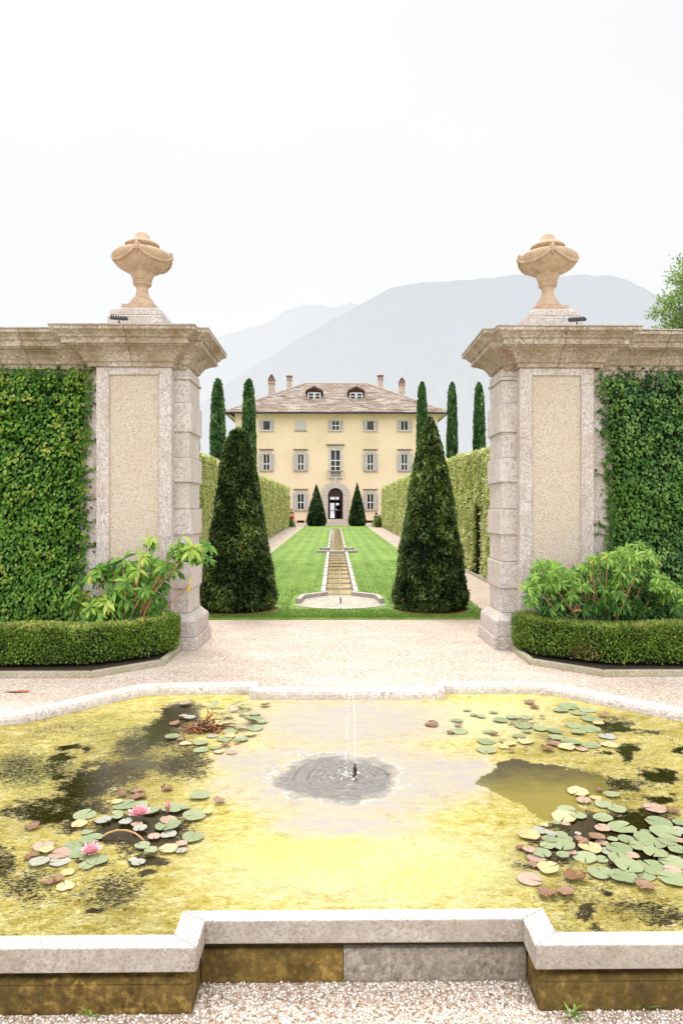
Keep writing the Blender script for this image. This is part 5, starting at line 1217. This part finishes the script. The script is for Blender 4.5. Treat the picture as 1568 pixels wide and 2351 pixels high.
def big_cone(cx, apex, hw, lab, seed):
    s = 15.2/1568; H = apex-G(15.2); pr = [(hw[0]*.80,.03),(hw[0]*.97,.14),(hw[0],.32)]
    for v,w in hw[1]: pr.append((w*.5*s, CAMZ+(1175.5-v)*s-G(15.2)))
    pr = sorted(pr, key=lambda p: p[1]); pr.append((.03,H))
    cone_tree('topiary_cone', cx, 15.2, pr, 24000, .135, MAT['yew'], MAT['core_brown'], lab, 'topiary', 'tall clipped cones', seed, .065)
big_cone(-2.27, 4.06, (.86,[(1340,167),(1285,151),(1217,126),(1131,102),(1087,87),(1044,70),(1010,52),(990,36)]), 'tall dark clipped yew cone with browned patches, left side of the lawn', 11)
big_cone(2.0, 4.33, (.85,[(1340,162),(1285,149),(1217,127),(1131,101),(1087,84),(1044,63),(1001,42),(979,27),(962,11)]), 'tall dark clipped yew cone, more pointed, right side of the lawn', 12)
for u, ap, w, lab in ((726.5,1112,47,'small clipped cone on the left of the villa doorway'),(820,1110,42,'small clipped cone on the right of the villa doorway')):
    d = 69.0; p = W(u,1175,d); H = CAMZ+(1175.5-ap)/1568*d-G(d); r = w*.5/1568*d
    cone_tree('small_topiary_cone', p.x, p.y, [(r*.82,.08),(r*.98,.35),(r,.6),(r*.84,H*.32),(r*.58,H*.58),(r*.34,H*.78),(r*.14,H*.93),(.03,H)], 5000, .22, MAT['yew_far'], MAT['core'], lab, 'topiary', 'small cones at the door', int(u), .05)
def cypress(u, vt, wpx, d, lab, seed):
    p = W(u,1175,d); H = CAMZ+(1175.5-vt)/1568*d-G(p.y); r = wpx*.5/1568*d
    cone_tree('cypress', p.x, p.y, [(r*.7,.3),(r*.95,H*.2),(r,H*.42),(r*.95,H*.62),(r*.84,H*.80),(r*.70,H*.91),(r*.50,H*.97),(r*.2,H*.995),(.02,H)], 8000, .34, MAT['cypress'], MAT['core'], lab, 'cypress', 'slim columnar cypresses', seed, r*.14, .9)
cypress(500,868,37,46,'thick columnar cypress farther left of the villa, apart from its roof',31); cypress(571.5,868,35,52,'columnar cypress rising in front of the left end of the villa',32); cypress(450,885,16,50,'cypress mostly hidden behind the left gate pillar',33)
cypress(969,875,28,56,'slim cypress in front of the right end of the villa roof',34); cypress(1038,876,27,54,'slim cypress right of the villa, middle one of the right hand three',35); cypress(1100,877,30,52,'slim cypress nearest the right gate pillar',36)

def tall_hedge(s):
    t = thing('tall_hedge', (s*5.3,40,0), f'tall pale green clipped hedge lining the {SIDES[s]} side of the lawn', 'hedge', 'tall hedges')
    xf = 4.55; y0, y1 = 13.2, 67.5
    topz = (lambda y: np.interp(y,[13,20,24,30,45,68],[4.0,4.12,4.28,4.40,4.52,4.58])) if s>0 else (lambda y: np.interp(y,[13,20,24,45,68],[4.0,4.1,4.14,4.40,4.66]))
    n = 62000; y = 1/(rng.uniform(1/y1,1/y0,n)); z = rng.random(n); top = topz(y)+.10*(fbm(y*.9,y*0,80+s)-.5); g0 = Gn(y)
    side = rng.random(n); face = side<.86
    zz = np.where(face, g0+.08+(top-g0-.08)*z, top); off = np.where(face, .10*(fbm(y*1.3,z*4,82+s)-.5)*2+.05*(fbm(y*6,z*14,84)-.5), rng.uniform(0,1.4,n))
    yy = y
    gap = face & (y>21.9) & (y<22.9) & (zz<2.15+.5*np.sqrt(np.clip(1-((y-22.4)/.5)**2,0,1))) if s>0 else np.zeros(n,bool)
    dep = rng.random(n)**2*.16
    P = np.stack([s*(xf+off+dep*face), yy, zz-dep*(~face)],1)
    keep = ~gap; P,y,zz,z,face,dep,g0 = P[keep],y[keep],zz[keep],z[keep],face[keep],dep[keep],g0[keep]; n = len(P)
    out = np.stack([-s*face*1.0, 0*y-.2, (~face)*1.0+.15],1); A = out+rnd(n,.65); N = np.stack([-s*.4*np.ones(n),rng.normal(0,.4,n),np.ones(n)],1)
    L = (.095+.0032*np.minimum(y,60))*rng.uniform(.6,1.25,n)
    tint = np.clip(.46+.55*rng.random(n)-2.3*dep+.7*(fbm(y*2.5,z*6,86+s)-.5)+.10*(~face)+.25*(fbm(y*2.8,z*.6,88)-.5),0,1)
    P = P-unit(A)*L[:,None]*.4
    leaves('foliage', P, A, N, L, L*.62, tint, MAT['hedge'], t)
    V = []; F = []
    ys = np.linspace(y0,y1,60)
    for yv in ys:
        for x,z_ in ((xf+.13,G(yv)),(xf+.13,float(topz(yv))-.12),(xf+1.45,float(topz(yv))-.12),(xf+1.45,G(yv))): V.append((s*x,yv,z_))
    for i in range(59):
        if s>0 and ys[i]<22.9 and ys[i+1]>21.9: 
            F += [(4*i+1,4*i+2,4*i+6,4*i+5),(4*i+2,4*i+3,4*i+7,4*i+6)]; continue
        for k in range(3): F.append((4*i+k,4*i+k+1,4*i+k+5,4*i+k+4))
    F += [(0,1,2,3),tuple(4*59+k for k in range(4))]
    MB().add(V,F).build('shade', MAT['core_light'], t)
    if s>0:
        a,b = xf+.2, xf+1.4; q = MB(); q.box(s*(xf+.10),s*(xf+.45),21.45,21.95,G(22),2.3); q.box(s*(xf+.10),s*(xf+.45),22.85,23.3,G(22),2.3); q.box(s*(xf+.10),s*(xf+.3),21.4,23.4,2.75,4.1); q.box(s*(xf+.9),s*(xf+1.3),21.3,23.5,0,2.9); q.build('niche', MAT['core'], t)
for s in (-1,1): tall_hedge(s)

# low border stones along the gravel paths and lawn front edge
mb = MB()
for s in (-1,1):
    t = thing('path_edging', (s*4.45,30,0), f'thin stone edging under the {SIDES[s]} tall hedge', 'edging', 'path edgings'); mb = MB(); y = 13.4
    while y < 66:
        mb.add([(s*x_,y_,G(y_)+z_) for y_ in (y+.01,y+1.49) for x_,z_ in ((4.40,-.02),(4.40,.07),(4.50,.07),(4.50,-.02))],[(0,1,5,4),(1,2,6,5),(2,3,7,6),(0,3,2,1),(4,5,6,7)]); y += 1.5
    mb.build('edging_stone', MAT['kerb'], t)

# ------------------------------------------------------------------ cascade on the lawn
MAT['ochre'] = (lambda g: (g.col(g.ramp(g.noise(3.2, g.map(g.pos(),(1,.6,1)), detail=5, rough=.65),[(.3,(.34,.245,.085)),(.55,(.50,.40,.18)),(.75,(.60,.52,.32))])), g.set(Roughness=.12), g.bump(g.noise(18,detail=2),.08,.01), g.m)[-1])(M('shallow_water'))
def m_basin():
    g = M('basin_water'); c = g.ramp(g.noise(7, g.map(g.pos(),(1,1.6,1)), detail=5, rough=.7),[(.35,(.46,.38,.24)),(.5,(.66,.62,.52)),(.7,(.76,.74,.69))]); g.col(c); g.set(Roughness=.15); g.bump(g.noise(26,detail=3),.25,.02); return g.m
casc = thing('water_staircase', (0,17,G(17)), 'long stone water staircase running up the middle of the lawn from a low basin', 'water staircase')
def cpatch(name, poly, z, m): return MB().add([(x,y,z(y)) for x,y in poly],[tuple(range(len(poly)))]).build(name, m, casc)
gl = lambda o: (lambda y: G(y)+o)
front = [(1.03*math.cos(a), 15.72+.64*math.sin(a)) for a in np.linspace(0,-math.pi,21)]
front = [(x, 15.78-.68*(max(0,1-(x/1.03)**2))**.8) for x in np.linspace(1.03,-1.03,25)]
cpatch('basin_water', [(-.93,16.62),(-.36,17.22),(.36,17.22),(.93,16.62)]+[(x*.985,y) for x,y in front], gl(.058), m_basin())
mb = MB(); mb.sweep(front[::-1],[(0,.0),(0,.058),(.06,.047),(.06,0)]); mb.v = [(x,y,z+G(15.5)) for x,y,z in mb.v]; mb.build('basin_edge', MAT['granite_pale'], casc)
RB = [(0,.0),(0,.15),(.015,.165),(.095,.165),(.11,.15),(.11,.0)]
for s in (-1,1):
    p = [(s*.36,17.26),(s*.95,16.66),(s*1.02,15.80)]; p = p if s<0 else p[::-1]
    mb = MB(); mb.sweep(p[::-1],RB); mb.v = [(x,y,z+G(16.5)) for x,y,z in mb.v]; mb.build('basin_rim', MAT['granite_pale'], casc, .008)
ny = 11; sy = np.linspace(17.25,31.4,ny+1)
for s in (-1,1):
    for k in range(ny):
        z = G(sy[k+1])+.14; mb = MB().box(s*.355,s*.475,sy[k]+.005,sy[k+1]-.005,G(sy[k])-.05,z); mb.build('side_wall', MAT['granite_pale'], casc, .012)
        MB().frustum((*sorted((s*.27,s*.354)),sy[k+1]-.16,sy[k+1]+.05,G(sy[k+1])-.02),(*sorted((s*.32,s*.354)),sy[k+1]-.10,sy[k+1]+.04,z-.02)).build('console', MAT['granite_grey'], casc, .008)
for k in range(ny):
    z0 = G(sy[k+1])+.048
    MB().add([(-.356,sy[k],z0),(.356,sy[k],z0),(.356,sy[k+1]-.02,z0),(-.356,sy[k+1]-.02,z0)],[(0,1,2,3)]).build('water', MAT['ochre'], casc)
    MB().box(-.356,.356,sy[k+1]-.07,sy[k+1]+.0,z0-.05,z0+.025).build('step', MAT['granite_wet' if k in (4,5,6) else 'granite_grey'], casc, .006)
# bowed cross basins and upper channel
mid = G(33)
for yb, bow, hw in ((31.75,-.0,.92),(34.0,.0,.80)):
    for s in (-1,1):
        p = [(s*x, yb+ (.35 if yb<33 else -.35)*(x/hw)**2) for x in np.linspace(.36,hw,7)]; p = p if s>0 else p[::-1]
        mb = MB(); mb.sweep(p,[(-.08,-.05),(-.08,.15),(-.06,.17),(.06,.17),(.08,.15),(.08,-.05)]); mb.v = [(x,y,z+G(yb)) for x,y,z in mb.v]; mb.build('curved_rim', MAT['granite_pale'], casc)
cpatch('water', [(-.355,31.45),(.355,31.45),(.355,34.3),(-.355,34.3)], lambda y: G(34)+.12, MAT['ochre'])
MB().box(-.355,.355,31.38,31.7,G(31)+.0,G(34)+.135).build('step', MAT['granite_pale'], casc, .01)
for s in (-1,1):
    y = 34.35
    while y < 60:
        y2 = min(y+2.6,60.2); MB().box(s*.36,s*.47,y+.01,y2-.01,G(y)-.05,G(y2)+.12).build('side_wall', MAT['granite_pale'], casc, .01); y = y2
cpatch('water', [(-.36,34.3),(.36,34.3),(.36,60.2),(-.36,60.2)], lambda y: G(y)+.06, MAT['ochre'])
mb = MB(); mb.box(-1.4,-.48,60.2,60.5,G(60)-.05,G(60)+.075); mb.box(.48,1.4,60.2,60.5,G(60)-.05,G(60)+.075); mb.box(-.47,.47,60.21,60.45,G(60),G(60)+.13); mb.build('end_stone', MAT['granite_pale'], casc)
c2 = W(782,1390,15.95); fountain('b', (c2.x,c2.y,G(15.9)+.055), .78, .010, 'small dark nozzle in the low basin at the foot of the water staircase', 'thin water jet over the low basin on the lawn', .13, .06, 16)

# ------------------------------------------------------------------ things near the house, far tree, people
def bush(u, v, d, r, lab, seed):
    p = W(u,v,d); p.z = G(d); t = thing('bush', p, lab, 'bush', 'bushes at the hedge ends'); n = 900
    q = rnd(n); q = unit(q)*(rng.random(n)**.4)[:,None]*r; q[:,2] = np.abs(q[:,2])*1.5
    P = q+np.array(p); leaves('foliage', P, q/r+rnd(n,.5), np.tile([0,0,1.],(n,1)), .22, .07, rng.random(n), MAT['shrub_r'], t)
    MB().lathe([(r*.5,0),(r*.65,r*.6),(r*.3,r*1.1),(.02,r*1.2)],p,10).build('shade', MAT['core'], t)
bush(664,1198,66.5,.55,'small grey green bush at the far end of the left hedge',1); bush(872,1200,66.5,.75,'small grey green bush at the far end of the right hedge',2)
def tree():
    D = 21; c = W(1640,690,D); base = Vector((c.x,c.y,0)); t = thing('garden_tree', base, 'loose pale green broadleaf tree rising behind the right garden wall', 'tree')
    mb = MB(); mb.tube([base,base+Vector((.1,0,3)),base+Vector((-.1,.1,6)),c+Vector((0,0,.5)),c+Vector((.1,0,1.6))],[.22,.17,.13,.08,.03],8); P = []; 
    pts = [(1520,690),(1512,720),(1535,700),(1540,728),(1525,738),(1560,712),(1556,690),(1562,660),(1555,640),(1566,625),(1575,608),(1572,680),(1580,650),(1585,720),(1600,620),(1600,590),(1620,570),(1600,690),(1550,745),(1580,755),(1520,760),(1560,770),(1625,640),(1650,600),(1680,580),(1650,680),(1700,640),(1720,600),(1760,650),(1700,700),(1760,710),(1640,740),(1720,760)]
    for (u,v) in pts:
        for _ in range(3):
            q = W(u+random.gauss(0,7),v+random.gauss(0,6),D+random.uniform(-1.0,1.2)); m = base.lerp(c,.85); m.z = q.z-.6
            mb.tube([Vector((c.x,c.y,q.z-.9)), Vector(((c.x+q.x)/2,(c.y+q.y)/2,q.z-.35)), q],[.03,.018,.006],5)
            k = random.randint(34,60)
            for _ in range(k): P.append(q+Vector((random.gauss(0,.16),random.gauss(0,.16),random.gauss(0,.10))))
    P = np.array([[*p] for p in P]); n = len(P)
    leaves('crown', P, rnd(n)+np.array([0,0,-.3]), np.stack([rng.normal(0,.4,n),rng.normal(0,.4,n),np.ones(n)],1), rng.uniform(.07,.14,n), .065, rng.random(n), MAT['tree'], t)
    mb.build('trunk', MAT['bark'], t, smooth=True)
tree()
def person(x, y, facing, seated, shirt, trousers, hairc, lab, bag=False):
    z0 = GV if not seated else GV-.40
    t = thing('person', (x,y,GV), lab, 'person')
    J = {'pel':(0,0,.92),'bel':(0,0,1.08),'che':(0,-.01,1.30),'nec':(0,0,1.47),'hea':(0,-.02,1.58),'top':(0,-.01,1.72)}
    E = [('pel','bel'),('bel','che'),('che','nec'),('nec','hea'),('hea','top')]; rad = {'pel':.15,'bel':.13,'che':.155,'nec':.055,'hea':.095,'top':.07}
    for s,n in ((-1,'l'),(1,'r')):
        J[n+'sh']=(s*.18,0,1.40); J[n+'el']=(s*.25,.02,1.12); J[n+'wr']=(s*.22,-.14,.92) ; J[n+'ha']=(s*.20,-.20,.85)
        E += [('che',n+'sh'),(n+'sh',n+'el'),(n+'el',n+'wr'),(n+'wr',n+'ha')]; rad.update({n+'sh':.06,n+'el':.045,n+'wr':.032,n+'ha':.035})
        J[n+'hi']=(s*.09,0,.86); J[n+'kn']=(s*.10,-.42 if seated else -.03,.84 if seated else .48); J[n+'an']=(s*.10,-.40 if seated else 0,.46 if seated else .08); J[n+'fo']=(s*.11,-.55 if seated else -.16,.43 if seated else .04)
        E += [('pel',n+'hi'),(n+'hi',n+'kn'),(n+'kn',n+'an'),(n+'an',n+'fo')]; rad.update({n+'hi':.095,n+'kn':.065,n+'an':.045,n+'fo':.04})
    rot = Matrix.Rotation(facing,3,'Z'); off = Vector((x,y,z0))-Vector((x,y,GV))
    def skin(name, keys, grow, m):
        ks = [k for k in J if k in keys]; me = bpy.data.meshes.new(name); me.from_pydata([rot@Vector(J[k])+off for k in ks],[(ks.index(a),ks.index(b)) for a,b in E if a in ks and b in ks],[])
        o = link_mesh(name, me, m, t); md = o.modifiers.new('skin','SKIN'); 
        for i,k in enumerate(ks): sv = me.skin_vertices[0].data[i]; sv.radius = (rad[k]+grow,)*2; sv.use_root = (i==0)
        s2 = o.modifiers.new('subsurf','SUBSURF'); s2.levels = s2.render_levels = 1; return o
    skin('body', list(J), 0, simple('skin',(.50,.30,.21),.6))
    skin('shirt', ['bel','che','lsh','rsh','lel','rel'], .014, simple('shirt',shirt,.8)); skin('trousers', ['pel','lhi','rhi','lkn','rkn','lan','ran'], .014, simple('trousers',trousers,.8))
    h = rot@Vector((0,.015,1.64))+off+Vector((x,y,GV)); MB().lathe([(.06,-.16),(.10,-.10),(.118,.0),(.10,.07),(.05,.11),(.005,.12)],h,14).build('hair', simple('hair',hairc,.6), t, smooth=True)
    return t
pl = W(669,1190,72.0); person(pl.x,pl.y,R(200),False,(.02,.02,.025),(.03,.03,.05),(.18,.12,.09),'person in black standing with a red bag at the far end of the left hedge')
bg_ = MB().box(pl.x+.12,pl.x+.34,pl.y-.16,pl.y-.02,GV+.60,GV+.92); bg_.tube([(pl.x+.14,pl.y-.09,GV+.92),(pl.x+.18,pl.y-.09,GV+1.06),(pl.x+.26,pl.y-.09,GV+1.06),(pl.x+.31,pl.y-.09,GV+.92)],.015,6)
tag(bg_.build('red_bag', simple('red_bag',(.70,.04,.03),.5), None, .02), 'red bag held by the person standing beside the left hedge', 'bag')
pr_ = W(864,1190,71.5); person(pr_.x,pr_.y,R(20),True,(.10,.04,.035),(.05,.05,.07),(.02,.012,.01),'dark haired person sitting in front of the villa beside the right bush')
mb = MB(); mb.box(pr_.x-.4,pr_.x+.4,pr_.y-.2,pr_.y+.25,GV+.36,GV+.42); b_ = thing('stone_bench', (pr_.x,pr_.y,GV), 'low stone bench under the sitting person by the villa', 'bench'); mb.build('seat', MAT['stone_trim'], b_)
for e in (-1,1): MB().box(*sorted((pr_.x+e*.32,pr_.x+e*.22)),pr_.y-.15,pr_.y+.2,GV,GV+.358).build('leg', MAT['stone_trim'], b_)
